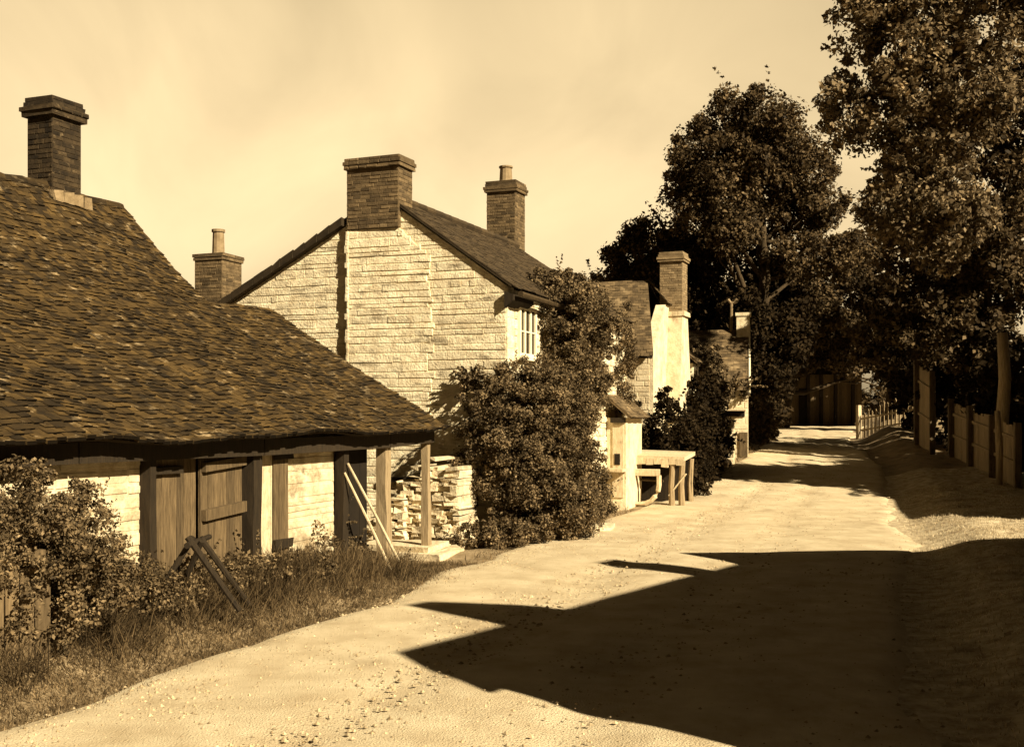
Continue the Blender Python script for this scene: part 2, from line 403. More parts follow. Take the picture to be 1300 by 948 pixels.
def patch(x, y, s):
    out = 0
    for f, A in ((s*.6, .6), (s*1.7, .4)):
        a, b = x*f+500, y*f+500; i, j = np.floor(a).astype(int), np.floor(b).astype(int); u, v = a-i, b-j; u, v = u*u*(3-2*u), v*v*(3-2*v)
        P = lambda m, n: PN[m % 64, n % 64]
        out = out + A*((P(i,j)*(1-u)+P(i+1,j)*u)*(1-v) + (P(i,j+1)*(1-u)+P(i+1,j+1)*u)*v)
    return out
left = scatter(rg, 480000, -8.5, 0, 5, 17.6, lambda x, y: (x > wallx(y)-.1) & (x < ipa(XL, y)-.1+.75*rg.random(len(x))**3) & (rg.random(len(x)) < .35+.65*patch(x, y, 2.1)))
o = grass('verge_grass', left, .07, .005, 'grass', 1); tag(o, 'short rough grass covering the left verge before the shed', 'grass')
right = scatter(rg, 210000, 2.5, 14, 5, 30, lambda x, y: (x > ipa(XR, y)-.12+.45*rg.random(len(x))) & (x < ipa(XR, y)+6) & (rg.random(len(x)) < .35+.65*patch(x, y, 1.7)))
o = grass('verge_grass', right, .06, .005, 'grasspale', 2); tag(o, 'pale dry grass covering the right verge of the lane', 'grass')
# tall weeds before the shed
wp = scatter(rg, 260000, -6.5, -1.4, 8.0, 16.8, lambda x, y: (x > wallx(y)) & (x < wallx(y)+1.35*rg.random(len(x))) & (x < ipa(XL, y)-.3) & (rg.random(len(x)) < patch(x, y, 2.7)**1.2))
o = grass('tall_weeds', wp, .40, .0045, 'weed', 5, lean=.45); tag(o, 'tall tangled weeds growing along the foot of the shed', 'weeds')
wp = scatter(rg, 7000, -2.2, 3.2, 15.2, 27, lambda x, y: (np.abs(x-ipa(XL, y)+.25) < .32*rg.random(len(x))) & (patch(x, y, 2.3) > .35))
o = grass('roadside_grass', wp, .13, .007, 'grass', 6); tag(o, 'thin grass fringe between the lane and the cottages', 'grass')
wp = scatter(rg, 5000, 7, 15, 37, 60, lambda x, y: (np.abs(x-ipa(XL, y)+.3) < .5*rg.random(len(x))))
o = grass('roadside_grass', wp, .25, .014, 'grass', 8); tag(o, 'grass fringe beyond the last cottage beside the far lane', 'grass')
# pebbles
def pebbles(n, seed):
    rng = np.random.default_rng(seed); y = 6 + 30*rng.random(n)**1.4; a, b = ipa(XL, y), ipa(XR, y); f = rng.random(n)
    f = np.where(rng.random(n) < .45, .02+f**1.5*.4, f); x = a + (b-a)*f; s = .006+.02*rng.random(n)**3
    mb = MB()
    for X_, Y_, S in zip(x, y, s):
        z = float(ipa(BZ, Y_)) + .046
        k = [(1,0,0),(0,1,0),(-1,0,0),(0,-1,0)]; b0 = len(mb.v)
        for dx, dy, _ in k: mb.v.append((X_+dx*S*random.uniform(.8,1.5), Y_+dy*S*random.uniform(.8,1.3), z-S*.2))
        mb.v.append((X_+random.uniform(-.3,.3)*S, Y_, z+S*random.uniform(.4,.9)))
        for i in range(4): mb.f.append((b0+i, b0+(i+1)%4, b0+4))
    o = mb.build('loose_gravel', M['pebble']); tag(o, 'loose gravel scattered over the lane', 'gravel', kind='stuff')
pebbles(16000, 4)

# ------------------------------------------------------------------ common building bits
def chimney(parent, o, ex, ey, a0, a1, b0, b1, z0, z1, m, ch=.075, bl=.22, cap=.06, capn=3, pot=None, potn='chimney_pot'):
    mb = MB(); block_stack(mb, o, ex, ey, a0, a1, b0, b1, z0, z1-capn*ch, ch, bl, dep=.008, jit=.18, gap=.004, cham=.006)
    c = mb.build('chimney', m, parent)
    cm = MB(); zz = z1-capn*ch
    for i in range(capn):
        e = cap*(1, 1.35, .7, .4)[i % 4]
        cm.box((o[0], o[1], 0), ex, ey, Z, a0-e, a1+e, b0-e, b1+e, zz+.002, zz+ch-.002, j=.008)
        blocks(cm, Vector((o[0],o[1],zz)) + Vector(ex)*(a0-e) + Vector(ey)*(b0-e), ex, Z, -Vector(ey), a1-a0+2*e, ch, ch, bl, dep=.01, jit=.2, gap=.004)
        zz += ch
    cm.build('cap', m, c)
    if pot:
        pa, pb, r, h = pot; pc = Vector((o[0], o[1], z1)) + Vector(ex)*pa + Vector(ey)*pb; pm = MB()
        pm.tube([pc-Z*.05, pc+Z*.06, pc+Z*h*.9, pc+Z*h*.9, pc+Z*h], [r*1.15, r, r*.9, r*1.08, r*1.08], 12)
        pm.build(potn, M['clay'], c)
    return c
def window(parent, O, ex, en, w, h, mull=1, bars=1, name='window', fr_w=.07, recess=.05, sill=True):
    """O = lower left corner on the wall face, en outward"""
    O, ex, en = Vector(O), Vector(ex), Vector(en)
    fm = MB()
    fm.box(O, ex, en, Z, 0, fr_w, -.03, recess, 0, h); fm.box(O, ex, en, Z, w-fr_w, w, -.03, recess, 0, h)
    fm.box(O, ex, en, Z, fr_w, w-fr_w, -.03, recess-.003, h-fr_w, h); fm.box(O, ex, en, Z, fr_w, w-fr_w, -.03, recess-.003, 0, fr_w)
    for i in range(mull):
        x = w*(i+1)/(mull+1); fm.box(O, ex, en, Z, x-.03, x+.03, -.02, recess-.006, fr_w, h-fr_w)
    for i in range(bars):
        z = h*(i+1)/(bars+1); fm.box(O, ex, en, Z, fr_w, w-fr_w, -.02, recess-.012, z-.012, z+.012)
    f = fm.build(name, M['paint'], parent)
    pm = MB(); pm.box(O, ex, en, Z, fr_w*.5, w-fr_w*.5, -.02, .012, fr_w*.5, h-fr_w*.5); pm.build('pane', M['glass'], f)
    if sill:
        sm = MB(); sm.box(O, ex, en, Z, -.06, w+.06, -.02, .12, -.07, -.002); sm.build('sill', M['paint'], f)
    return f

# ------------------------------------------------------------------ 1 the tiled shed on the left
E = (-1.12, 18.5)
shed = thing('tiled_shed', fr(E, -5, -4, 0), 'long low shed with a sweeping tiled roof on wooden posts, nearest on the left', 'shed')
PW, PZ = [0, 1.2, 2.4, 3.4, 4.3, 5.16], [2.14, 2.83, 3.54, 4.2, 5.02, 5.9]
def prof(w): return float(sum(np.interp(w+d, PW, PZ) for d in (-.3, 0, .3))/3) if .3 < w < 4.86 else float(np.interp(w, PW, PZ))
def sag(t, w): return -.05*math.sin((t+12)/12*math.pi) + .03*math.sin(t*1.3+.5)+.018*math.sin(t*2.9+w*1.2) + .012*math.sin(w*3+t*.8)
def shed_surf(t0, t1, w0, w1):
    def s(a, b):
        t = t0 + (t1-t0)*a; w = w1 + (w0-w1)*b
        return fr(E, t, -w, prof(w) + sag(t, w))
    return s
TM, DM = MB(), MB()
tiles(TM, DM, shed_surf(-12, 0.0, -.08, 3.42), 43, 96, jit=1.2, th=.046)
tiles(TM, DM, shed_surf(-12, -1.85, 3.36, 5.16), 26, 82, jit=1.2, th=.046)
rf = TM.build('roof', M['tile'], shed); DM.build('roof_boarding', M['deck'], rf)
# rear slopes
BM_, BD = MB(), MB()
tiles(BM_, BD, bil(fr(E,-12,-5.16,5.9), fr(E,-1.85,-5.16,5.9), fr(E,-12,-10.3,2.2), fr(E,-1.85,-10.3,2.2), .03), 30, 30, over=1.4)
tiles(BM_, BD, bil(fr(E,-1.85,-3.4,4.2), fr(E,0,-3.4,4.2), fr(E,-1.85,-6.2,2.3), fr(E,0,-6.2,2.3), .01), 20, 8, over=1.4)
rb = BM_.build('roof', M['tile'], shed); BD.build('roof_boarding', M['deck'], rb)
# ridge tiles
rt = MB()
for t in np.arange(-12, -2.2, .42):
    a, b = fr(E, t, -5.16, prof(5.16)+sag(t,5.16)+.03+random.uniform(-.015,.02)), fr(E, t+.43, -5.16, prof(5.16)+sag(t+.43,5.16)+.04+random.uniform(-.015,.02))
    rt.tube([a-Z*.05, b-Z*.05], [.10, .105], 8)
rt.build('ridge_tiles', M['tile'], rf); rt = MB()
for t in np.arange(-1.8, -.5, .42):
    a, b = fr(E, t, -3.4, prof(3.4)+sag(t,3.4)+.03), fr(E, t+.43, -3.4, prof(3.4)+sag(t+.43,3.4)+.035)
    rt.tube([a-Z*.06, b-Z*.06], [.08, .085], 8)
rt.build('ridge_tiles', M['tile'], rf)
# end wall of the upper roof (facing away) and rear wall
ew = MB()
ew.prism([fr(E,-2.1,-.75,0), fr(E,-2.1,-9.6,0), fr(E,-2.1,-9.6,2.5), fr(E,-2.1,-5.16,5.7), fr(E,-2.1,-3.4,4.05), fr(E,-2.1,-.75,2.4)], U*-.25)
ew.box(fr(E,0,0,0), U, V, Z, -12, -2.36, -9.9, -9.6, 0, 2.5)
ew.prism([fr(E,-11.7,-.6,0), fr(E,-11.7,-9.59,0), fr(E,-11.7,-9.59,2.5), fr(E,-11.7,-5.16,5.7), fr(E,-11.7,-3.4,4.05), fr(E,-11.7,-.6,2.3)], U*-.25)
ew.build('end_wall', M['mortar'], shed)
# front: whitewashed stone panels
WV = -.42                                             # wall face
fw = MB()
def stone_panel(t0, t1, z0, z1):
    fw.box(fr(E,0,0,0), U, V, Z, t0, t1, WV-.3, WV-.012, z0, z1)
    blocks(fw, fr(E,t0,WV-.012,z0), U, Z, V, t1-t0, z1-z0, .14, .7, dep=.014, jit=.9, gap=.002, cham=.025, hc=.012)
stone_panel(-11.9, -7.02, -.1, 2.12); stone_panel(-4.13, -2.9, -.1, 2.12); stone_panel(-4.86, -4.13, -.1, .5)
fw.build('front_wall', M['plaster'], shed)
lw = MB(); stone_fw = fw; fw = lw; stone_panel(-6.9, -4.88, -.1, .42); fw = stone_fw
lw.build('door_plinth', M['stone'], shed)
# timber boarding and doors
d1 = MB(); boards(d1, fr(E,-6.90,WV-.02,0), U, Z, V, .86, .36, 2.1, .13, .03, .02)
d1o = tag(d1.build('board_panel', M['wood'], shed), 'tall weathered plank panel left of the ledged door')
q = MB(); q.box(fr(E,-6.9,WV,0), U, V, Z, .02, .55, .009, .05, 1.72, 1.80, j=.006); q.build('ledge', M['wooddark'], d1o)
d2 = MB(); boards(d2, fr(E,-6.02,WV+.03,0), U, Z, V, .86, .40, 2.05, .14, .03, .015)
d2o = tag(d2.build('door', M['wood'], shed), 'ledged plank door with three cross battens')
for z, w in ((.52,.12),(1.16,.13),(1.74,.11)):
    q = MB(); q.hexa([fr(E,-6.0,WV+.04,z-.03), fr(E,-5.18,WV+.04,z+.02), fr(E,-5.18,WV+.10,z+.02), fr(E,-6.0,WV+.10,z-.03),
                      fr(E,-6.0,WV+.04,z-.03+w), fr(E,-5.18,WV+.04,z+.02+w), fr(E,-5.18,WV+.10,z+.02+w), fr(E,-6.0,WV+.10,z-.03+w)])
    q.build('ledge', M['wood'], d2o)
d3 = MB(); boards(d3, fr(E,-4.86,WV+.01,0), U, Z, V, .36, .46, 2.05, .17, .03, .02)
d3.build('board_panel', M['woodpale'], shed)
d4 = MB(); boards(d4, fr(E,-4.50,WV+.035,0), U, Z, V, .37, .52, 1.98, .12, .03, .015)
d4o = d4.build('shutter', M['wood'], shed)
for z in (.62, 1.80):
    q = MB(); q.box(fr(E,-4.5,WV+.04,0), U, V, Z, -.02, .40, 0, .05, z, z+.12, j=.01); q.build('hinge_board', M['wooddark'], d4o)
q = MB(); q.box(fr(E,-4.9,WV+.02,0), U, V, Z, -.02, .34, -.02, .07, .34, .46, j=.01); q.build('sill_board', M['wooddark'], shed)
# near-black sheet and boards stand in for shade inside the open doorway
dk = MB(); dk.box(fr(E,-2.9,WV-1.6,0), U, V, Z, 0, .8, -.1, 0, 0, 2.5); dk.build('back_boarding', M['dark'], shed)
dk = MB(); boards(dk, fr(E,-2.62,WV-.10,0), U, Z, V, .86, .05, 2.12, .16, .03, .02); dk.build('doorway_shade', M['dark'], shed)
def post(t, v, w, d, z0, z1, m, lean=0, jj=.01):
    p = MB(); n = 5
    for i in range(n):
        a, b = z0+(z1-z0)*i/n, z0+(z1-z0)*(i+1)/n
    pts = []
    r = random.Random(int(t*100))
    prev = None; rings = []
    for i in range(n+1):
        z = z0+(z1-z0)*i/n; c = fr(E, t+lean*(i/n), v, z); s = 1-.08*i/n
        rings.append([c + U*(sx*w/2*s+r.uniform(-jj,jj)) + V*(sy*d/2*s+r.uniform(-jj,jj)) for sx, sy in ((-1,-1),(1,-1),(1,1),(-1,1))])
    b0 = len(p.v)
    for rr in rings: p.v += [tuple(q) for q in rr]
    for i in range(n):
        for k in range(4): p.f.append((b0+i*4+k, b0+i*4+(k+1)%4, b0+i*4+4+(k+1)%4, b0+i*4+4+k))
    p.f.append((b0+3,b0+2,b0+1,b0)); p.f.append(tuple(b0+4*n+k for k in range(4)))
    return p.build('post', m, shed)
post(-6.97, -.36, .12, .14, 0, 2.1, M['wooddark'])
post(-5.02, -.36, .20, .18, .1, 2.12, M['wooddark'])
post(-2.82, -.36, .16, .16, 0, 2.12, M['wooddark'], lean=.05)
post(-1.52, -.34, .19, .18, -.05, 2.06, M['postwood'], lean=-.03)
post(-.10, -.30, .13, .13, .05, 2.04, M['postwood'], lean=-.04)
eb = MB()
for t0, t1 in ((-12,-8.2),(-8.18,-5.0),(-4.98,-1.6),(-1.58,-.02)):
    za, zb = 2.0+sag(t0,0)*.8, 2.0+sag(t1,0)*.8
    eb.hexa([fr(E,t0,-.41,za-.09), fr(E,t1,-.41,zb-.09), fr(E,t1,-.19,zb-.09), fr(E,t0,-.19,za-.09),
             fr(E,t0,-.41,za+.12), fr(E,t1,-.41,zb+.12), fr(E,t1,-.19,zb+.12), fr(E,t0,-.19,za+.12)])
eb.build('eave_beam', M['wooddark'], shed)
tb = MB()
tb.box(fr(E,0,0,0), U, V, Z, -.2, -.05, -6, -.42, 2.0, 2.15); tb.box(fr(E,0,0,0), U, V, Z, -.18, -.06, -3.46, -3.34, 2.15, 4.0)
tb.build('tie_beam', M['wooddark'], shed)
post(-.10, -5.9, .14, .14, 0, 2.1, M['wooddark'])
# its chimney
chimney(shed, fr(E, 0, 0, 0), U, -V, -3.56, -2.96, 5.02, 5.52, 5.3, 7.32, M['brickdark'], cap=.065, capn=4)
fl = MB()
for i in range(4): fl.box(fr(E,0,0,0), U, -V, Z, -3.66+i*.2, -3.47+i*.2, 4.86, 5.02, prof(4.94)-.02, prof(4.94)+.16, j=.02)
fl.build('chimney_flaunching', M['mortar'], shed)

# ------------------------------------------------------------------ 2 the whitewashed stone cottage
F = (-0.1, 21.0)
cot = thing('stone_cottage', fr(F, 4, -3, 0), 'tall whitewashed stone cottage with a big brick gable chimney, behind the shed', 'cottage')
ZE, ZR, WR, SF, SB, WB = 4.85, 6.71, 2.62, .71, .524, 6.5
def gclip(base):
    def c(z):
        zz = z + base
        lo = 0 if zz < ZE else (zz-ZE)/SF
        hi = WB if zz < ZR-(WB-WR)*SB else WR + (ZR-zz)/SB
        return lo+.02, max(lo, hi)-.02
    return c
gw = MB(); TL_ = 8.3
poly = [(0,0),(WB,0),(WB,ZR-(WB-WR)*SB),(WR,ZR),(0,ZE)]
gw.prism([fr(F, .03, -w, z-.02) for w, z in poly], U*.35)
blocks(gw, fr(F, .03, 0, 0), -V, Z, -U, WB, ZR, .135, .55, dep=.012, jit=.9, clip=gclip(0), gap=.003, cham=.015, hc=.006)
gw.box(fr(F,0,0,0), U, V, Z, .4, TL_, -.35, -.012, 0, ZE-.05)          # road front
blocks(gw, fr(F, .4, -.012, 0), U, Z, V, TL_-.4, ZE-.05, .16, .42, dep=.022, jit=.5)
blocks(gw, fr(F, .03, -.012, 0), U, Z, V, .37, ZE-.05, .2, .4, dep=.022, jit=.3)
gw.box(fr(F,0,0,0), U, V, Z, .4, TL_, -WB, -WB+.35, 0, 4.4)
gw.box(fr(F,0,0,0), U, V, Z, TL_-.35, TL_, -WB+.36, -.37, 0, 4.4)
gw.build('wall', M['white'], cot)
# chimney breast on the gable: casts the toothed shadow line
br = MB(); P_ = .09
def bclip(z): return (1.58+random.uniform(-.10,.12) if z < 5.5 else 1.58 + (z-5.5)*1.15, 3.43)
bp = [(1.75,0),(3.43,0),(3.43,6.08),(2.30,6.08),(1.75,5.55)]
bt = lambda w: -.012-(P_-.012)*(w-1.58)/1.85
br.prism([fr(F, bt(w)+.022, -w, z) for w, z in bp], U*.08)
bex = (fr(F, bt(3.43), -3.43, 0)-fr(F, bt(1.58), -1.58, 0)).normalized(); ben = bex.cross(Z); ben = ben if ben.dot(U) < 0 else -ben
blocks(br, fr(F, bt(1.58)+.02, -1.58, 0)-bex*1.58, bex, Z, ben, 0, 6.08, .135, .55, dep=.012, jit=.9, clip=bclip, gap=.003, cham=.015, hc=.006)
z = 0
while z < 6.0:                                         # quoins, ragged on the shadow side
    h = random.uniform(.1, .2)
    br.box(fr(F,0,0,0), -V, U, Z, 3.40, 3.43+random.uniform(-.01,.05), -P_-.006, .0, z+.006, min(z+h, 6.06)); z += h
br.build('chimney_breast', M['white'], cot)
chimney(cot, fr(F,0,0,0), -V, U, 2.27, 3.43, -P_+.01, .52, 6.09, 7.52, M['brick'], cap=.05, capn=3)
# roof
rt_, rd_ = MB(), MB(); ov = .22
A0 = fr(F, -.04, -WR, ZR+.06); A1 = fr(F, 7.1, -WR, ZR+.02)
tiles(rt_, rd_, bil(A0, A1, fr(F,-.04,ov,ZE-ov*SF+.06), fr(F,TL_+.2,ov,ZE-ov*SF+.04), .02, 1), 32, 50, th=.02)
tiles(rt_, rd_, bil(A0, A1, fr(F,-.04,-WB-.2,ZR-(WB-WR+.2)*SB+.06), fr(F,TL_+.2,-WB-.2,ZR-(WB-WR+.2)*SB+.04), .03, 2), 34, 40, th=.026, jit=1.6)
tiles(rt_, rd_, bil(A1, A1+V*-.02, fr(F,TL_+.2,ov,ZE-ov*SF+.04), fr(F,TL_+.2,-WB-.2,ZR-(WB-WR+.2)*SB+.04)), 28, 30, th=.02)
ro = rt_.build('roof', M['slate'], cot); rd_.build('roof_boarding', M['deck'], ro)
rr = MB()
for t in np.arange(.5, 7.0, .42): rr.tube([fr(F,t,-WR,ZR+.05), fr(F,t+.43,-WR,ZR+.055)], [.10,.105], 8)
rr.build('ridge_tiles', M['slate'], ro)
vg = MB(); w = WR+.9
while w < WB+.15:                                      # ragged verge of the left rake
    l = random.uniform(.18, .34); zz = ZR-(w-WR)*SB
    vg.hexa([fr(F,-.14-random.uniform(0,.03),-w,zz-.06), fr(F,.1,-w,zz-.06), fr(F,.1,-w-l,zz-l*SB-.06), fr(F,-.14,-w-l,zz-l*SB-.06),
             fr(F,-.14,-w,zz+.08+random.uniform(0,.04)), fr(F,.1,-w,zz+.08), fr(F,.1,-w-l,zz-l*SB+.08), fr(F,-.14,-w-l,zz-l*SB+.07+random.uniform(0,.04))]); w += l+.01
vg.build('verge', M['deck'], cot)
bx = MB(); bx.hexa([fr(F,-.09,-.02,4.42), fr(F,1.0,-.02,4.42), fr(F,1.0,.17,4.55), fr(F,-.09,.17,4.55),
                    fr(F,-.09,-.02,4.72), fr(F,1.0,-.02,4.72), fr(F,1.0,.17,4.66), fr(F,-.09,.17,4.66)])
bx.build('eave_box', M['wooddark'], cot)
gt = MB(); gt.tube([fr(F,-.05,.3,4.66), fr(F,4,.3,4.62)], [.06,.06], 8); gt.build('gutter', M['iron'], cot)
chimney(cot, fr(F,0,0,0), U, -V, 7.15, 7.85, 2.62, 3.42, 5.6, 8.48, M['brick'], cap=.055, capn=4, pot=(7.45, 3.0, .17, .42))
chimney(cot, (-6.55,24.6,0), U, -V, -.36, .36, -.36, .36, 2.5, 5.92, M['brick'], cap=.03, capn=2, pot=(0, 0, .14, .58))
window(cot, fr(F,.55,.012,3.52), U, V, .95, 1.0, 2, 1)
window(cot, fr(F,4.4,.012,3.4), U, V, .95, 1.0, 1, 1)
ch_ = MB(); ch_.box(fr(F,0,0,0), -V, U, Z, 1.1, 1.75, -P_-.05, -P_-.03+.06, .05, 1.05); ch_.build('cellar_hatch', M['dark'], cot)
hd = MB(); hd.box(fr(F,0,0,0), -V, U, Z, 1.0, 2.6, -.16, -.10, 1.06, 1.16, j=.01); hd.build('lintel', M['wooddark'], cot)
# porch on the far end of the road front
pw = MB(); pw.box(fr(F,0,0,0), U, V, Z, 6.6, 8.1, .014, .5, .0, 2.3)
po = pw.build('porch', M['render'], cot)
pr = MB(); tiles(pr, pr, bil(fr(F,6.45,.02,2.85), fr(F,8.25,.02,2.85), fr(F,6.45,.68,2.28), fr(F,8.25,.68,2.28)), 8, 11); pr.build('roof', M['tilefar'], po)
pd = MB(); pd.box(fr(F,0,0,0), V, U, Z, .17, .44, 6.57, 6.6, .35, 2.15); pdo = pd.build('door', M['woodpale'], po)
pe = MB(); pe.box(fr(F,0,0,0), V, U, Z, .13, .5, 6.5, 6.58, 2.18, 2.3); pe.build('lintel', M['wooddark'], po)
pl = MB(); pl.box(fr(F,0,0,0), V, U, Z, .22, .36, 6.555, 6.575, 1.15, 1.42); pl.build('hatch', M['dark'], po)
ps = MB(); ps.box(fr(F,0,0,0), V, U, Z, -.02, .56, 6.12, 6.56, 1.0, 1.07, j=.01); ps.build('shelf', M['woodpale'], po)

# ------------------------------------------------------------------ 3 second cottage, gable to the road
G = (4.1, 32.0); g2 = .33
c2 = thing('gabled_cottage', fr(G, 2.2, -2.5, g2), 'mid-lane cottage with a whitewashed gable end and tall pale chimney facing the road', 'cottage')
DP, Z2E, Z2R = 4.5, 4.3, 6.5
w2 = MB(); w2.box(fr(G,0,0,0), U, V, Z, 0, .3, -6.5, -.3, 0, Z2E)
blocks(w2, fr(G,0,-6.5,1.0), V, Z, -U, 6.4, Z2E-1.05, .17, .45, dep=.012, jit=.4)
w2.box(fr(G,0,0,0), U, V, Z, DP-.3, DP, -6.5, -.3, 0, Z2E)
w2.prism([fr(G,0,0,0), fr(G,DP,0,0), fr(G,DP,0,Z2E), fr(G,DP*.5+.75,0,5.7), fr(G,DP*.5-.75,0,5.7), fr(G,0,0,Z2E)], V*-.3)
w2.prism([fr(G,0,-6.5,0), fr(G,DP,-6.5,0), fr(G,DP,-6.5,Z2E), fr(G,DP*.5,-6.5,6.4), fr(G,0,-6.5,Z2E)], V*-.3)
w2.build('wall', M['render'], c2)
r2, r2d = MB(), MB(); s2 = (Z2R-Z2E)/(DP/2)
def kz(t): return Z2R-abs(t-DP/2)*s2+.05
RA, RB = fr(G,DP/2,-6.8,Z2R+.05), fr(G,DP/2,-.75,Z2R+.05)
tiles(r2, r2d, bil(RA, RB, fr(G,-.3,-6.8,kz(-.3)), fr(G,-.3,.08,kz(-.3)), .02, 3), 28, 38, keep=lambda a, b: True)
tiles(r2, r2d, bil(RB, RA, fr(G,DP+.3,.08,kz(-.3)), fr(G,DP+.3,-6.8,kz(-.3)), .02, 3), 28, 38)
hz = 5.72
tiles(r2, None, bil(RB, RB+U*.02, fr(G,DP/2-.8,.1,hz), fr(G,DP/2+.8,.1,hz)), 9, 9)
r2o = r2.build('roof', M['tilefar'], c2); r2d.build('roof_boarding', M['deck'], r2o)
fl2 = MB(); fl2.box(fr(G,0,0,0), U, V, Z, -.02, .03, -6.5, -.02, Z2E-.28, Z2E-.05); fl2.build('eave_board', M['wooddark'], c2)
chimney(c2, fr(G,0,0,0), U, V, DP/2-.34, DP/2+.34, -.28, .42, 5.45, 7.35, M['brickpale'], cap=.06, capn=4)
cb = MB()
lv = [(.95,.46,g2-.1),(.85,.46,2.6),(.55,.44,4.3),(.36,.43,5.45)]
for (a, b, z0), (a1, b1, z1) in zip(lv, lv[1:]):
    cb.hexa([fr(G,DP/2-a,.003,z0), fr(G,DP/2+a,.003,z0), fr(G,DP/2+a,b,z0), fr(G,DP/2-a,b,z0),
             fr(G,DP/2-a1,.003,z1), fr(G,DP/2+a1,.003,z1), fr(G,DP/2+a1,b1,z1), fr(G,DP/2-a1,b1,z1)])
cb.box(fr(G,0,0,0), U, V, Z, DP/2-.42, DP/2+.42, -.2, .50, 5.38, 5.52, j=.01)
cb.build('chimney_base', M['render'], c2)
window(c2, fr(G,-.012,-1.75,3.0), V, -U, .9, .85, 1, 1)
ow = MB(); ow.box(fr(G,0,0,0), U, V, Z, 3.42, 4.3, .003, .42, 2.75, 4.0)
owo = ow.build('oriel_window', M['paint'], c2)
og = MB(); og.box(fr(G,0,0,0), V, U, Z, .1, .34, 3.405, 3.43, 3.25, 3.9); og.build('pane', M['glass'], owo)
og = MB(); og.box(fr(G,0,0,0), U, V, Z, 3.52, 4.2, .41, .43, 3.25, 3.9); og.build('pane', M['glass'], owo)
oh = MB(); tiles(oh, oh, bil(fr(G,3.3,.02,4.5), fr(G,4.6,.02,4.5), fr(G,3.2,.62,4.0), fr(G,4.7,.62,4.0)), 7, 8); oh.build('hood', M['tilefar'], owo)

# ------------------------------------------------------------------ 4 last cottage
ax = R(12); U3 = Vector((math.sin(ax), math.cos(ax), 0)); V3 = Vector((math.cos(ax), -math.sin(ax), 0))
H3 = Vector((8.25, 38.5, 0)); f3 = lambda t, v, z: H3 + U3*t + V3*v + Z*z
c3 = thing('low_cottage', f3(2.2, -2.5, .85), 'farthest low cottage with one small white chimney at its road end', 'cottage')
w3 = MB()
w3.box(H3, U3, V3, Z, .012, .3, -6.5, -.3, 0, 3.3); blocks(w3, f3(.012,-4.0,.6), V3, Z, -U3, 4.0, 2.7, .2, .5, dep=.015, jit=.4)
w3.prism([f3(.012,0,0), f3(4.5,0,0), f3(4.5,0,3.3), f3(2.25,0,5.4), f3(.012,0,3.3)], V3*-.3)
w3.prism([f3(0,-6.5,0), f3(4.5,-6.5,0), f3(4.5,-6.5,3.3), f3(2.25,-6.5,5.4), f3(0,-6.5,3.3)], V3*-.3)
w3.box(H3, U3, V3, Z, 4.2, 4.5, -6.5, -.3, 0, 3.3)
w3.build('wall', M['render'], c3)
r3, r3d = MB(), MB()
tiles(r3, r3d, bil(f3(2.25,-6.7,5.48), f3(2.25,.02,5.48), f3(-.22,-6.7,3.18), f3(-.22,.02,3.18), .03, 1), 24, 32)
tiles(r3, r3d, bil(f3(2.25,.02,5.48), f3(2.25,-6.7,5.48), f3(4.72,.02,3.18), f3(4.72,-6.7,3.18), .02, 1), 24, 32)
r3o = r3.build('roof', M['tilefar'], c3); r3d.build('roof_boarding', M['deck'], r3o)
bg = MB(); bg.prism([f3(-.2,.02,3.12), f3(2.25,.02,5.42), f3(2.25,.02,5.6), f3(-.24,.02,3.3)], V3*.06); bg.build('bargeboard', M['paint'], c3)
mc = MB(); mc.box(H3, U3, V3, Z, 1.9, 2.5, -.42, .06, 4.6, 5.98); mco = mc.build('chimney', M['render'], c3)
mc = MB(); mc.box(H3, U3, V3, Z, 1.86, 2.54, -.46, .10, 5.982, 6.1); mc.build('cap', M['render'], mco)
vp = MB(); vp.tube([f3(2.2,-.62,5.2), f3(2.2,-.6,6.5)], [.055,.055], 8); vp.tube([f3(2.2,-.74,6.62), f3(2.2,-.62,6.48), f3(2.2,-.5,6.5), f3(2.2,-.4,6.64)], [.06,.055,.055,.06], 8)
vp.build('vent_pipe', M['clay'], c3)
sl = MB(); sl.box(H3, V3, U3, Z, -.85, -.12, -.05, 0.02, 2.3, 2.48); sl.build('slit_window', M['dark'], c3)
sl = MB(); sl.box(H3, V3, U3, Z, -1.7, -.08, -.42, -.004, 2.5, 2.56, j=.01); sl.build('drip_board', M['woodpale'], c3)
dr = MB(); dr.box(H3, V3, U3, Z, -.30, -.02, -.06, -.0, .85, 1.75); dr.build('gate_board', M['wood'], c3)
# rubble pier beside it
pier = MB(); block_stack(pier, (7.15, 37.0, 0), V3, U3, -.3, .3, -.2, .9, .5, 2.2, .15, .45, dep=.02, jit=.7, gap=.003)
tag(pier.build('garden_wall', M['render'], origin=(7.15, 37.2, .7)), 'short pale wall stub jutting toward the viewer before the farthest cottage', 'wall')

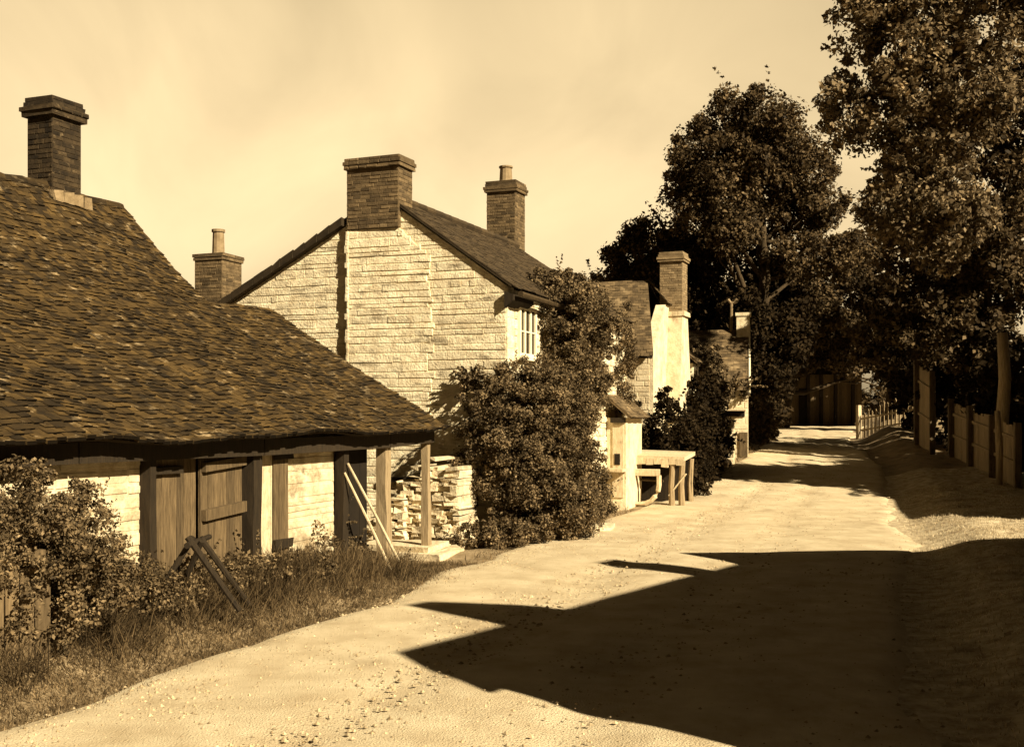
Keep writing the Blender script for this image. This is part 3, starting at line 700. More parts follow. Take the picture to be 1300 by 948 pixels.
# ------------------------------------------------------------------ 5 timber barn closing the lane
barn = thing('timber_barn', (19.4, 71, 1.6), 'dark boarded timber barn under the trees at the end of the lane', 'barn')
bw_ = MB(); boards(bw_, (16.6,70,0), (1,0,0), Z, (0,-1,0), 5.6, 1.5, 5.0, .16, .03, .0); bw_.box((16.6,70.1,0), (1,0,0), (0,1,0), Z, 0, 5.6, 0, 6, 1.5, 5.0)
bw_.build('boarding', M['barnwood'], barn)
for x in (16.65, 17.5, 18.75, 19.6, 20.5, 21.6):
    q = MB(); q.box((x,69.9,0), (1,0,0), (0,1,0), Z, -.09, .09, -.14, .06, 1.4, 5.0, j=.01); q.build('post', M['wooddark'], barn)
q = MB(); q.box((18.2,69.95,0), (1,0,0), (0,1,0), Z, 0, .45, -.02, .04, 1.5, 4.0); q.build('doorway', M['dark'], barn)
br_ = MB(); tiles(br_, br_, bil((16.2,73,7.4),(22.6,73,7.4),(16.2,69.5,4.9),(22.6,69.5,4.9),.04), 26, 30); tiles(br_, br_, bil((22.6,73,7.4),(16.2,73,7.4),(22.6,76.5,4.9),(16.2,76.5,4.9),.04), 20, 24)
br_.build('roof', M['tile'], barn)

# ------------------------------------------------------------------ right side fences
def fpt(a, b, s): return a[0]+(b[0]-a[0])*s, a[1]+(b[1]-a[1])*s
pf = thing('picket_fence', (15.9, 50, g(15.9, 50)), 'pale broken picket fence on the grass bank near the lane end', 'fence')
pa, pb = (15.35, 48.5), (16.9, 45.2)
ex_ = (Vector((pb[0],pb[1],0))-Vector((pa[0],pa[1],0))).normalized(); en_ = Vector((ex_.y,-ex_.x,0))
for i in range(17):
    s = i/16; x, y = fpt(pa, pb, s); z = g(x, y); h = random.uniform(.85, 1.25); q = MB()
    q.box((x,y,z), ex_, en_, Z, -.045, .045, -.012, .012, -.1, h, j=.012); q.prism([Vector((x,y,z+h))-ex_*.045+en_*.012, Vector((x,y,z+h))+ex_*.045+en_*.012, Vector((x,y,z+h+.08))+en_*.012], en_*-.024)
    q.build('picket', M['postwood'], pf)
for zz in (.35, .85):
    q = MB(); q.plank(Vector((pa[0],pa[1],g(*pa)+zz))+en_*.035, Vector((pb[0],pb[1],g(*pb)+zz))+en_*.035, .07, .03, Z); q.build('rail', M['woodpale'], pf)
q = MB(); q.box((pa[0]-.1,pa[1],g(*pa)), ex_, en_, Z, -.1, .08, -.08, .08, -.2, 1.45, j=.012); q.build('post', M['woodpale'], pf)
def board_fence(name, label, a, b, h0, h1, m, bw=.18, posts=3, cat='fence'):
    t = thing(name, (a[0],a[1],g(*a)), label, cat)
    ex = Vector((b[0]-a[0], b[1]-a[1], 0)); L = ex.length; ex.normalize(); en = Vector((ex.y,-ex.x,0))
    if en.x > 0: en = -en
    mb = MB(); x = 0
    while x < L:
        w = bw*random.uniform(.8,1.2); s = x/L; px, py = fpt(a, b, s); h = h0*(1-s)+h1*s+random.uniform(-.05,.05)
        mb.box((px,py,g(px,py)), ex, en, Z, .004, w-.004, -.015, .012+random.uniform(0,.01), -.15, h, j=.004); x += w
    mb.build('boarding', m, t)
    for i in range(posts):
        s = i/(posts-1); px, py = fpt(a, b, s); h = h0*(1-s)+h1*s+.15
        q = MB(); q.box((px,py,g(px,py)), ex, en, Z, -.08, .08, .02, .18, -.2, h, j=.012); q.build('post', M['wood'], t)
    for z in (.4, .8):
        q = MB(); q.plank(Vector((a[0],a[1],g(*a)+h0*z))+en*.05, Vector((b[0],b[1],g(*b)+h1*z))+en*.05, .09, .05, Z); q.build('rail', m, t)
    return t
board_fence('plank_fence', 'long low plank fence in the shade along the right verge', (13.4,29.0), (14.6,36.4), 1.6, 1.75, M['postwood'], .2, 4)
board_fence('tall_gate', 'tall pale plank gate standing beyond the shaded plank fence', (14.35,37.4), (14.7,39.8), 2.7, 2.9, M['postwood'], .4, 2, 'gate')
lp = MB(); x, y = 13.75, 30.8; z = g(x, y)
lp.tube([(x,y,z-.3),(x-.05,y+.05,z+1.4),(x+.02,y,z+2.8),(x-.06,y,z+4.1)], [.2,.18,.165,.15], 9, .06)
tag(lp.build('gate_post', M['postwood'], origin=(x,y,z), smooth=True), 'thick tall weathered round post by the right plank fence', 'post')
lp = MB(); x, y = 13.2, 29.9; z = g(x, y)
lp.tube([(x,y,z-.3),(x+.03,y,z+1.0),(x-.04,y,z+2.0)], [.09,.085,.075], 8, .08)
tag(lp.build('gate_post', M['postwood'], origin=(x,y,z), smooth=True), 'slim short weathered post before the thick round post', 'post')

# ------------------------------------------------------------------ off to the right, behind the camera's edge: the house and barn whose shadows cross the lane
tip1, rid2 = (-1.1, 11.0), (2.81, 16.4)
p1 = up_sun(tip1, 7.0); p2 = up_sun(rid2, 7.0); rdir = (p2-p1).normalized(); pdir = Vector((-rdir.y, rdir.x, 0)); p2x = p2 + rdir*1.3
hs = thing('roadside_house', (p1+p2)*.5 - Z*7, 'brick house just right of the view, its roof shading the lane', 'house')
k = MB(); 
for e0, e1 in ((p1, p2x),):
    k.prism([e0+pdir*2.5-Z*7, e0-pdir*2.5-Z*7, e0-pdir*2.5-Z*2.75, e0-Z*.12, e0+pdir*2.5-Z*2.75], e1-e0)
k.build('wall', M['brick'], hs)
k = MB(); e0, e1 = p1-rdir*.12, p2x+rdir*.12
tiles(k, k, bil(e0, e1, e0+pdir*2.8-Z*2.95, e1+pdir*2.8-Z*2.95), 34, 44); tiles(k, k, bil(e1, e0, e1-pdir*2.8-Z*2.95, e0-pdir*2.8-Z*2.95), 34, 44)
k.build('roof', M['tile'], hs)
apx = up_sun((-1.19, 13.3), 7.92); s0 = (up_sun((-.18,12.44),7)-p1).dot(rdir); s1 = (up_sun((.58,13.44),7)-p1).dot(rdir)
k = MB(); b0, b1 = p1+rdir*s0, p1+rdir*s1
k.prism([b0-Z*1.0-pdir*.3, b1-Z*1.0-pdir*.3, b1+Z*.05-pdir*.3, b0+rdir*.35+Z*.92-pdir*.3, b0+Z*.95-pdir*.3], pdir*.6); k.build('chimney', M['brick'], hs)
k = MB(); k.box(p2, rdir, pdir, Z, -.3, .3, -.35, .35, -1.0, 1.0); k.build('chimney', M['brick'], hs)
for i in range(3): window(hs, p1+rdir*(1.2+i*2.2)+pdir*2.51-Z*4.6, rdir, pdir, 1.0, 1.2)
d0 = up_sun((2.8, 18.7), 4.6); d1 = up_sun((9.3, 19.3), 4.6); dd = (d1-d0).normalized(); dp = Vector((-dd.y, dd.x, 0))
ob = thing('roadside_barn', (d0+d1)*.5 - Z*4.6, 'low barn beyond the brick house just right of the view', 'barn')
k = MB(); k.prism([d0+dp*1.5-Z*4.6, d0-dp*1.6-Z*4.6, d0-dp*1.6-Z*1.9, d0-Z*.1, d0+dp*1.5-Z*1.9], d1-d0); k.build('wall', M['barnwood'], ob)
k = MB(); tiles(k, k, bil(d0, d1, d0+dp*1.75-Z*2.1, d1+dp*1.75-Z*2.1), 24, 36); tiles(k, k, bil(d1, d0, d1-dp*1.75-Z*2.1, d0-dp*1.75-Z*2.1), 24, 36); k.build('roof', M['tile'], ob)

q0 = up_sun((9.0, 25.0), 5.0); q1 = up_sun((10.4, 31.2), 5.0); qd = (q1-q0).normalized(); qp = Vector((-qd.y, qd.x, 0))
cs_ = thing('cart_shed', (q0+q1)*.5 - Z*5, 'boarded cart shed right of the view near the shaded plank fence', 'shed')
k = MB(); k.prism([q0+qp*1.8-Z*5, q0-qp*1.8-Z*5, q0-qp*1.8-Z*1.9, q0-Z*.1, q0+qp*1.8-Z*1.9], q1-q0); k.build('wall', M['barnwood'], cs_)
k = MB(); tiles(k, k, bil(q0, q1, q0+qp*2.05-Z*2.1, q1+qp*2.05-Z*2.1), 24, 36); tiles(k, k, bil(q1, q0, q1-qp*2.05-Z*2.1, q0-qp*2.05-Z*2.1), 24, 36); k.build('roof', M['tile'], cs_)

# ------------------------------------------------------------------ small things
# rubble wall stump by the gable
rw = MB(); O_ = fr(F, -1.0, -.62, 0)
def rubble(tlo, thi, hfun, v0, v1, top):
    z = 0
    while z < top:
        h = random.choice((.04, .05, .07, .08, .11)); t = tlo
        while t < thi:
            l = random.uniform(.08, .30)
            if z + h*.6 < hfun(t+l/2)*random.uniform(.9, 1.06) and random.random() > .05:
                a = random.uniform(-.13, .13); ex = (-V*math.cos(a) + U*math.sin(a)).normalized(); ez = (Z + ex*random.uniform(-.09, .09)).normalized()
                o = fr(F, v0+random.uniform(-.09, .05), -(t+l/2), z+h/2)
                rw.box(o, ex, U, ez, -l/2+.004, l/2-.004, 0, v1-v0, -h/2+.003, h/2-.003, j=.02)
            t += l
        z += h*.94
rubble(.30, 1.5, lambda t: 1.58-max(0,(t-.8))*.62-max(0,.5-t)*.6+.07*math.sin(t*17), -1.55, -.75, 1.7)
rubble(1.3, 2.5, lambda t: 1.0-(t-1.3)*.72+.05*math.sin(t*23), -1.75, -.9, 1.15)
for _ in range(22):                                    # fallen stones at its foot
    t = random.uniform(.2, 2.4); rr_ = random.uniform(.05, .13); a = random.uniform(0, 3)
    rw.box(fr(F, -1.75-random.uniform(0,.35), -t, 0), U*math.cos(a)+V*math.sin(a), V*math.cos(a)-U*math.sin(a), Z, -rr_, rr_, -rr_*.7, rr_*.7, -.02, rr_*.9, j=.025)
tag(rw.build('rubble_wall', M['stone'], origin=tuple(fr(F,-.6,-1.2,0))), 'ruined dry stone wall stump tapering down beside the shed corner post', 'wall')
sb = MB(); sb.box(fr(E,0,0,0), U, V, Z, -.5, .55, -1.0, .12, -.05, .10, j=.02); sb.box(fr(E,0,0,0), U, V, Z, -.35, .5, -1.5, -.15, .103, .2, j=.02)
tag(sb.build('stone_step', M['stone'], origin=tuple(fr(E,0,-.4,0))), 'broad worn stone step under the shed corner post', 'step')
sb = MB(); sb.hexa([Vector((1.55,22.0,-.03)), Vector((2.0,22.2,-.03)), Vector((2.15,23.0,-.03)), Vector((1.6,22.9,-.03)),
                    Vector((1.55,22.0,.13)), Vector((2.0,22.2,.11)), Vector((2.15,23.0,.12)), Vector((1.6,22.9,.15))])
tag(sb.build('stone_slab', M['stone'], origin=(1.8,22.5,0)), 'flat pale stone slab lying at the foot of the big climber', 'stone')
# two poles leaning at the doorway
for (a, b, lab) in (((-2.42,.30,.02),(-2.86,-.27,1.55),'upright pale wooden pole leaning on the dark shed post'), ((-1.98,.26,.0),(-2.80,-.25,1.68),'more slanted pale wooden pole leaning across the dark shed doorway')):
    q = MB(); q.tube([fr(E,*a), fr(E,(a[0]+b[0])/2,(a[1]+b[1])/2,(a[2]+b[2])/2+.02), fr(E,*b)], [.024,.022,.017], 7, .05)
    tag(q.build('leaning_pole', M['woodpale'], origin=tuple(fr(E,*a))), lab, 'pole', 'poles leaning by the shed doorway')
# crossed-pole trestle among the weeds
tr = thing('pole_trestle', (-3.5, 12.0, .28), 'dark trestle of crossed poles standing in the weeds before the shed door', 'trestle')
for a, b in (((-3.95,11.75,.2),(-3.42,11.85,1.08)), ((-3.8,12.3,.2),(-3.36,11.95,1.02)), ((-3.47,11.8,1.08),(-2.9,11.75,.3)), ((-3.42,12.1,1.04),(-2.95,12.4,.25))):
    q = MB(); q.tube([a, b], [.038,.03], 7, .05); q.build('leg', M['wooddark'], tr)
q = MB(); q.tube([(-3.45,11.7,1.0),(-3.4,12.4,1.02)], [.035,.03], 7); q.build('crossbar', M['wooddark'], tr)
# plank fence at the far left
board_fence('plank_fence', 'weathered plank fence at the left edge before the dark shrub', (-4.95,9.0), (-4.2,9.75), .78, .82, M['barnwood'], .13, 2)
# the stand by the porch
So = Vector((2.85, 28.55, 0)); sg = .06
st = thing('wooden_stand', (3.8, 28.4, sg), 'pale plank-topped wooden stand with a curved front frame beside the porch', 'stand')
sf = lambda v, t, z: So + V*v + U*t + Z*z
k = MB()
for i in range(5):
    t0 = -.5 + i*.25; k.hexa([sf(-.02,t0+.004,1.26+i*.02), sf(1.75,t0+.004,1.22+i*.02), sf(1.75,t0+.246,1.24+i*.02), sf(-.02,t0+.246,1.28+i*.02),
            sf(-.02,t0+.004,1.36+i*.02), sf(1.75,t0+.004,1.32+i*.02), sf(1.75,t0+.246,1.34+i*.02), sf(-.02,t0+.246,1.38+i*.02)])
k.build('top', M['woodpale'], st)
k = MB()
for i in range(9):
    v0 = .02+i*.19; k.box(So, V, U, Z, v0, v0+.18, -.53, -.505, 1.10+random.uniform(-.05,.05), 1.31-.04*v0/1.75, j=.008)
k.build('fringe_board', M['woodpale'], st)
k = MB(); k.box(So, V, U, Z, .1, 1.15, -.64, -.54, .84, 1.0, j=.015); k.build('crossbar', M['woodpale'], st)
k = MB(); pts = [sf(.12,-.585,.86)] + [sf(.62+.5*math.cos(a), -.585, .62+.5*math.sin(a)) for a in np.linspace(math.pi, 2*math.pi, 11)] + [sf(1.12,-.585,.86)]
k.tube(pts, [.065]*len(pts), 6, .1); k.build('curved_frame', M['woodpale'], st)
k = MB(); k.tube([sf(.5,-.5,.14), sf(.95,-.62,.02)], [.05,.045], 6); k.build('foot', M['wooddark'], st)
for v, t, lean in ((1.42,-.45,0), (1.66,-.4,.0), (1.66,.6,0), (.05,.6,0), (.05,-.45,0)):
    k = MB(); k.tube([sf(v,t,0), sf(v-.02,t,.6), sf(v+.02,t,1.24)], [.085,.075,.07], 7, .08); k.build('leg', M['postwood'], st)
k = MB(); k.plank(sf(1.35,-.48,.35), sf(1.78,-.45,.9), .07, .03, U); k.build('brace', M['woodpale'], st)
k = MB(); boards(k, sf(.0,.55,.0), V, Z, -U, 1.7, .1, 1.25, .2, .03, .03); k.build('back_boarding', M['wooddark'], st)
k = MB(); k.plank(sf(.35,-.1,.72), sf(1.1,-.1,.68), .2, .04, U); k.build('shelf', M['wood'], st)

# ------------------------------------------------------------------ plants
B = lambda x, y, dz=0: (x, y, g(x, y)+dz)
shrub('climbing_shrub', 'huge dense leafy shrub bulging over the cottage corner down to the road', B(.5,20.6),
      [((-.05,20.75,2.45),(.8,.7,.95)), ((-.35,20.7,1.5),(.7,.6,.9)), ((.6,20.9,2.2),(.8,.8,1.2)), ((.5,20.5,.9),(.9,.7,.95)), ((1.0,21.4,1.2),(.7,.9,1.2)),
       ((1.15,22.2,2.1),(.5,.8,1.0)), ((.1,20.35,1.7),(.65,.6,.75)), ((.9,20.8,.6),(.7,.7,.65)), ((1.65,23.6,.6),(.45,1.2,.6))], 'leafbush', 1350, .17, 150, .0235, 21, stems=9, zfloor=.02)
shrub('climber', 'leafy climber covering the upper front and eaves of the stone cottage', tuple(fr(F,3,.25,0)),
      [(tuple(fr(F,2.3,.35,4.5)),(.6,.6,.75)), (tuple(fr(F,3.3,.3,4.6)),(.7,.8,.85)), (tuple(fr(F,4.2,.3,4.35)),(.62,.8,.75)), (tuple(fr(F,4.0,.25,3.3)),(.55,1.0,1.0)),
       (tuple(fr(F,4.7,.05,3.9)),(.38,.8,.6)), (tuple(fr(F,4.7,.1,2.9)),(.36,.8,.8)), (tuple(fr(F,7.8,.04,3.8)),(.34,.5,1.25)), (tuple(fr(F,2.3,.45,3.3)),(.55,.6,.8)), (tuple(fr(F,2.9,-.1,5.1)),(.5,.6,.4)), (tuple(fr(F,3.7,-.2,5.1)),(.45,.6,.3))], 'leafbush', 820, .19, 140, .027, 22, cat='climber', stems=6)
shrub('shrub', 'small sprig of creeper clinging to the pale gable wall', tuple(fr(F,-.1,-.75,2.9)), [(tuple(fr(F,-.12,-.7,2.98)),(.14,.08,.18))], 'leafbush', 6, .09, 40, .035, 23, cat='creeper', stems=2)
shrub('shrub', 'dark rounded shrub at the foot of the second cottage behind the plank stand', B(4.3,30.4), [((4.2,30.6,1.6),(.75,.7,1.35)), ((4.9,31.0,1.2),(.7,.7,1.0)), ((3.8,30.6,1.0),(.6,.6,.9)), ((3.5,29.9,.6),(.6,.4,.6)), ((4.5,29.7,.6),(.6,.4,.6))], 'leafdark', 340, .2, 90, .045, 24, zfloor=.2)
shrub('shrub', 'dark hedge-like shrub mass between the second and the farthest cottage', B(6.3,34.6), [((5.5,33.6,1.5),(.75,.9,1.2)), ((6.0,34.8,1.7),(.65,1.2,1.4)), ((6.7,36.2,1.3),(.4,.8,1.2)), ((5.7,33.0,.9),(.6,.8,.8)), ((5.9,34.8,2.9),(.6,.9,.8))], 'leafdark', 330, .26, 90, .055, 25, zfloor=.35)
shrub('climber', 'tangled climber spreading over the front roof slope of the farthest cottage', tuple(f3(-.3,-2.2,.8)), [(tuple(f3(-.2,-1.9,3.6)),(.95,.6,.75)), (tuple(f3(.5,-1.5,4.3)),(.75,.6,.5)), (tuple(f3(-.3,-.7,3.3)),(.75,.4,.35)), (tuple(f3(-.3,-2.6,2.8)),(.6,.5,1.0)), (tuple(f3(-.35,-1.5,2.95)),(.8,.35,.3))], 'leafbush', 200, .2, 80, .055, 26, cat='climber')
shrub('shrub', 'pale rough bush beside the far end of the farthest cottage', B(10.1,44.5), [((10.0,44.2,1.9),(.55,.8,.9)), ((10.5,46,1.8),(.6,1,.8))], 'grass', 90, .25, 50, .08, 27, zfloor=1.1)
shrub('shrub', 'big dark bramble shrub against the left end of the shed', tuple(fr(E,-8.8,.1,.3)),
      [(tuple(fr(E,-9.4,.0,1.35)),(.55,.4,.55)), (tuple(fr(E,-8.7,.0,1.25)),(.5,.4,.55)), (tuple(fr(E,-9.1,.25,.85)),(.65,.4,.45)), (tuple(fr(E,-8.3,.0,.85)),(.4,.35,.4)), (tuple(fr(E,-7.7,.0,.6)),(.45,.3,.28)), (tuple(fr(E,-10.2,.05,1.3)),(.6,.4,.6)), (tuple(fr(E,-7.2,.0,.45)),(.35,.3,.18))], 'leafbush', 640, .12, 110, .0175, 28, stems=16, zfloor=.25, shell=(.35, 1.2))
shrub('shrub', 'low bushy shrub between the shutter and the shed doorway', B(-3.0,15.5), [((-3.05,15.6,.5),(.45,.35,.42)), ((-2.7,16.2,.5),(.35,.3,.5)), ((-3.3,15.2,.35),(.35,.3,.3)), ((-2.45,16.5,.25),(.4,.3,.2))], 'leafbush', 150, .13, 90, .023, 29, zfloor=.05)
shrub('shrub', 'low leafy clump at the foot of the stone wall stump', B(-.9,19.9), [((-.75,19.75,.18),(.55,.25,.22)), ((-.1,19.7,.2),(.5,.3,.25))], 'leafbush', 70, .12, 90, .022, 30, zfloor=.03)
shrub('shrub', 'weedy mound around the trestle below the shed doors', B(-4.0,13.3), [((-4.6,12.9,.45),(.6,.4,.3)), ((-3.7,13.6,.4),(.6,.4,.25)), ((-5.1,12.0,.4),(.6,.5,.25)), ((-3.2,14.3,.3),(.4,.4,.2)), ((-4.2,11.6,.46),(.6,.45,.28)), ((-3.6,12.7,.45),(.5,.35,.3)), ((-4.6,10.6,.4),(.5,.4,.2)), ((-3.2,13.4,.4),(.45,.35,.25)), ((-2.7,14.3,.35),(.4,.3,.25))], 'leafbush', 420, .12, 80, .022, 31, zfloor=.28)
shrub('shrub', 'dark grassy tuft at the base of the pale shed post', B(-2.1,16.6), [((-2.05,16.45,.07),(.5,.2,.1))], 'leafbush', 24, .09, 80, .02, 32, zfloor=.01)

# trees beyond the cottages
TG = 'trees beyond the cottages'
tree('tree', 'tallest elm-like tree with a bare upper trunk rising behind the farthest cottage', (12.3,55,1.4), (12.5,55,12.5), .33,
     [((11.9,55,16.7),(2.4,2.4,1.8)), ((14.7,55.2,14.4),(1.4,1.6,1.5)), ((15.4,55.4,12.6),(1.1,1.3,.9)), ((14.0,54.4,10.6),(1.2,1.2,1.1)), ((10.9,54.4,10.9),(1.1,1.1,.9)), ((16.1,56,10.4),(1.3,1.5,1.2)), ((9.0,54.6,14.0),(1.1,1.3,1.1)), ((9.9,54.6,14.9),(1.9,2.2,1.8)), ((13.2,55.2,15.4),(2.0,2.2,2.1)), ((10.6,54.8,12.3),(1.5,1.8,.9)), ((14.3,55,12.5),(1.5,1.8,1.1)), ((12.3,55.6,14.4),(2.0,2.0,2.2)), ((8.8,54.8,12.9),(1.0,1.3,1.0))],
     'leaf', 400, .72, 240, .085, 41, group=None)
tree('tree', 'domed tree on the left above the second cottage roof', (7.2,62,1.5), (7.2,62,8), .35,
     [((7.9,62,11.0),(2.4,2.4,2.4)), ((5.8,62,9.2),(1.5,1.8,1.5)), ((9.6,62,10.3),(1.9,2.2,2.3)), ((7.5,61.6,8.0),(2.6,2.2,1.8))], 'leaf', 210, .75, 260, .1, 42)
tree('tree', 'dark bushy tree directly behind the vent pipe of the farthest cottage', (11.6,58,1.4), (11.4,58,6), .3,
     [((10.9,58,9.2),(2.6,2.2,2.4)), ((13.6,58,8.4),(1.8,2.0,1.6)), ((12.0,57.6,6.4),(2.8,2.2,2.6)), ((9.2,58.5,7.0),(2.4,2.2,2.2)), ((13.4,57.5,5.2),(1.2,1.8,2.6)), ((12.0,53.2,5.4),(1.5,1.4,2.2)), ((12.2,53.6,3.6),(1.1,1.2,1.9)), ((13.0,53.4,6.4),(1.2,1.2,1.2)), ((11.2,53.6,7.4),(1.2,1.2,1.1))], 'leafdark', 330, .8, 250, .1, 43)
tree('tree', 'broad round tree hanging over the barn at the lane end', (15.6,64,1.5), (16.4,64,6), .35,
     [((16.6,64,8.6),(2.8,2.4,2.4)), ((19.3,64.5,7.0),(2.2,2.2,1.5)), ((15.2,63.4,6.6),(1.6,2.0,1.7)), ((20.2,64,11.2),(1.7,1.8,1.6)), ((17.6,63.6,6.6),(2.2,2.0,1.9)), ((15.6,64.5,10.2),(1.5,2,1.2)), ((20.4,65,5.6),(1.4,1.6,1.0)), ((22.6,66.5,7.4),(2.2,1.6,2.0)), ((20.6,67,7.2),(2.0,1.4,1.5)), ((24.8,66,7.6),(2.0,1.6,2.2)), ((23.2,66.2,4.9),(1.4,1.2,1.0))], 'leaf', 360, .75, 260, .1, 44)
tree('tree', 'smaller dark tree behind the picket fence on the right bank', (19.8,58,1.9), (19.8,58,5), .28,
     [((19.4,58,8.6),(1.4,2,1.2)), ((21.8,57,7.0),(2.2,2.2,2.2)), ((20.8,56.5,4.9),(1.6,2,1.5)), ((23,56,10.3),(2.2,2.2,2.2))], 'leafdark', 170, .7, 230, .095, 45)
# right overhanging tree
tree('overhanging_tree', 'broad-leaved tree leaning in from the right edge, its branches filling the upper corner', (18.6,31.4,.5), (18.2,31.2,11), .36,
     [((11.0,30.8,13.0),(1.7,1.0,1.6)), ((13.0,30.6,14.4),(2.1,1.2,1.7)), ((15.2,30.4,14.6),(1.9,1.3,1.6)), ((11.6,31.1,10.6),(1.5,1.0,1.5)), ((12.9,30.8,11.6),(1.3,1.1,1.5)), ((11.0,31.4,8.3),(1.1,.9,1.0)), ((12.2,31.2,8.0),(1.4,1.0,1.3)),
      ((9.6,31.4,11.0),(.9,.8,.9)), ((9.9,31,13.9),(.8,.8,.7)), ((12.2,30.8,16.0),(1.8,1.2,1.0)), ((14.6,30.8,16.4),(2.0,1.2,1.0))],
     'leaflight', 700, .44, 150, .066, 46, shell=(.5, 1.05), limbs=False)
tree('tree', 'dense dark tree rising straight behind the shaded plank fence on the right', (16.4,38,1.1), (16.2,38,6), .32,
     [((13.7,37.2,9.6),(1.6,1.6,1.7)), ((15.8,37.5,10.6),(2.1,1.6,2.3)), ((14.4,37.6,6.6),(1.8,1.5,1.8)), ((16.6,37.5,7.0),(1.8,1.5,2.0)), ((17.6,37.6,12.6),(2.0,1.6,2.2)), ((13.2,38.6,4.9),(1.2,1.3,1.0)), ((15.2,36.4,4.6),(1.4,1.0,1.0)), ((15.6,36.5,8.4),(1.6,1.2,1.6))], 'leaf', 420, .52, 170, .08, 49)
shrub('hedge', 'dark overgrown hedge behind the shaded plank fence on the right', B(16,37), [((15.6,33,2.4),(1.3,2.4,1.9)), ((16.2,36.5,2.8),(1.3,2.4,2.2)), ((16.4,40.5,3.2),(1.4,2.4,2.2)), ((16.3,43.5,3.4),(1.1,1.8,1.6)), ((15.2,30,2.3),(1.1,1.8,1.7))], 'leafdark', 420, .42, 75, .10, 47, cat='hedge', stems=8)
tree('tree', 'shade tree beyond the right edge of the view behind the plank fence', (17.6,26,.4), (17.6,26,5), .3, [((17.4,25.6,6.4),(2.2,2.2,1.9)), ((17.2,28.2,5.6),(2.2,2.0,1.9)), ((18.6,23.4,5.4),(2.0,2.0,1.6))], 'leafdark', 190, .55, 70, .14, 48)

rw_ = np.random.default_rng(61); n = 420
fx = -120 + 300*rw_.random(n); fc = np.stack([fx, 150 + 25*rw_.random(n), 1.6 + 6.5*rw_.random(n)*(.75+.25*np.sin(fx*.11))], 1)
far = np_mesh('far_wood', leaf_quads(rw_, fc, 1.6+1.4*rw_.random(n), 110, .42), M['leaf'])
tag(far, 'far-off wood along the skyline behind the lane end', 'wood', kind='stuff')

def over(p, h, r): q = up_sun(p, h-.3); return ((q.x, q.y, h), (r, r, r*.75))
tree('shade_tree', 'tall shade tree right of the view whose crown darkens the middle of the lane', (18.6,24.2,.4), (18.6,24.2,6), .35, [over(p, 9.3, r) for p, r in (((6.4,35.0),1.25),((7.8,34.6),1.35),((9.2,34.2),1.35),((10.6,33.7),1.4),((11.8,34.2),1.5),((12.6,36.2),1.5))], 'leafdark', 300, .5, 120, .15, 51, limbs=False)

# ------------------------------------------------------------------ light, world, camera
sd = bpy.data.lights.new('sun', 'SUN'); sd.energy = 5.0; sd.angle = R(.5); sd.color = (1, .87, .63)
so = bpy.data.objects.new('sun', sd); COL.objects.link(so); so.rotation_euler = SUN.to_track_quat('Z', 'Y').to_euler(); so.location = (20, -20, 30)
wd = bpy.data.worlds.new('World'); SC.world = wd; wd.use_nodes = True
nt = wd.node_tree; N = nt.nodes; L = nt.links; bgd = N['Background']
sk = N.new('ShaderNodeTexSky'); sk.sky_type = 'NISHITA'; sk.sun_disc = False; sk.sun_elevation = EL; sk.sun_rotation = R(90)+AZ
sk.dust_density = 2.5; sk.air_density = 1.0
bw = N.new('ShaderNodeRGBToBW'); L.new(sk.outputs[0], bw.inputs[0])
tc = N.new('ShaderNodeTexCoord'); nz = N.new('ShaderNodeTexNoise'); nz.inputs['Scale'].default_value = 5.0; nz.inputs['Detail'].default_value = 6; nz.inputs['Distortion'].default_value = .6
L.new(tc.outputs['Generated'], nz.inputs['Vector'])
mr = N.new('ShaderNodeMapRange'); mr.inputs[1].default_value = .3; mr.inputs[2].default_value = .7; mr.inputs[3].default_value = .82; mr.inputs[4].default_value = 1.10
L.new(nz.outputs['Fac'], mr.inputs[0])
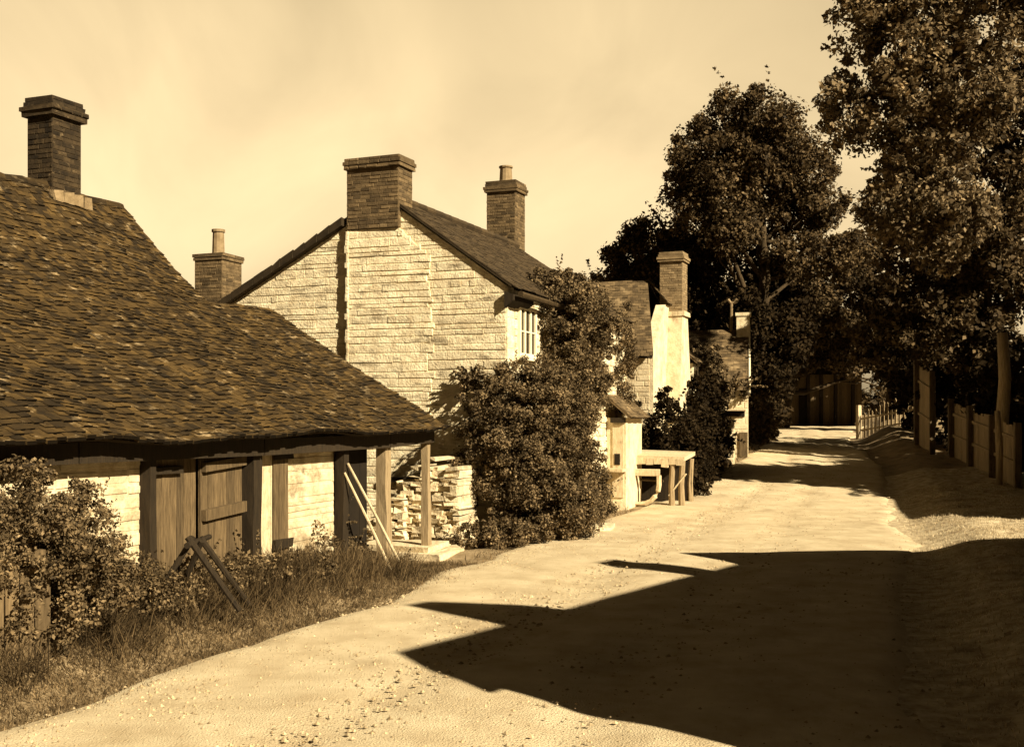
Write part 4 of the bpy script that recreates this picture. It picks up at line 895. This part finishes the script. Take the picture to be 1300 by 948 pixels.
mu = N.new('ShaderNodeMath'); mu.operation = 'MULTIPLY'; L.new(bw.outputs[0], mu.inputs[0]); L.new(mr.outputs[0], mu.inputs[1])
vs = N.new('ShaderNodeVectorMath'); vs.operation = 'SCALE'; vs.inputs[0].default_value = (1.0, .76, .42); L.new(mu.outputs[0], vs.inputs['Scale'])
sx = N.new('ShaderNodeSeparateXYZ'); L.new(tc.outputs['Generated'], sx.inputs[0])
def ramp(sock, a, b, c, d):
    m = N.new('ShaderNodeMapRange'); m.interpolation_type = 'SMOOTHSTEP'
    for i, v in enumerate((a, b, c, d)): m.inputs[i+1].default_value = v
    L.new(sock, m.inputs[0]); return m.outputs[0]
m1 = N.new('ShaderNodeMath'); m1.operation = 'MULTIPLY'      # sky dimmed overhead, sideways and behind to deepen shade; low front band stays bright
L.new(ramp(sx.outputs['Z'], .42, .58, 1, .05), m1.inputs[0]); L.new(ramp(sx.outputs['Y'], .1, .84, .06, 1), m1.inputs[1])
m2 = N.new('ShaderNodeMath'); m2.operation = 'MULTIPLY'; L.new(mu.outputs[0], m2.inputs[0]); L.new(m1.outputs[0], m2.inputs[1])
m3 = N.new('ShaderNodeMath'); m3.operation = 'MULTIPLY'; L.new(m2.outputs[0], m3.inputs[0]); L.new(ramp(sx.outputs['Z'], .0, .38, .92, 1.45), m3.inputs[1])
L.new(m3.outputs[0], vs.inputs['Scale'])
L.new(vs.outputs[0], bgd.inputs['Color']); bgd.inputs['Strength'].default_value = .11
cd = bpy.data.cameras.new('camera'); co = bpy.data.objects.new('camera', cd); COL.objects.link(co)
co.location = (0, 0, 2.4); co.rotation_euler = (R(90), 0, 0)
cd.sensor_width = 36; cd.lens = 36*1400/1300; cd.shift_y = 51/1300; cd.clip_end = 3000
SC.camera = co
SC.view_settings.view_transform = 'Standard'; SC.view_settings.look = 'None'; SC.view_settings.gamma = 1
SC.view_settings.exposure = 1.28
SC.render.engine = 'CYCLES'; SC.cycles.max_bounces = 5; SC.cycles.diffuse_bounces = 3; SC.cycles.transmission_bounces = 2
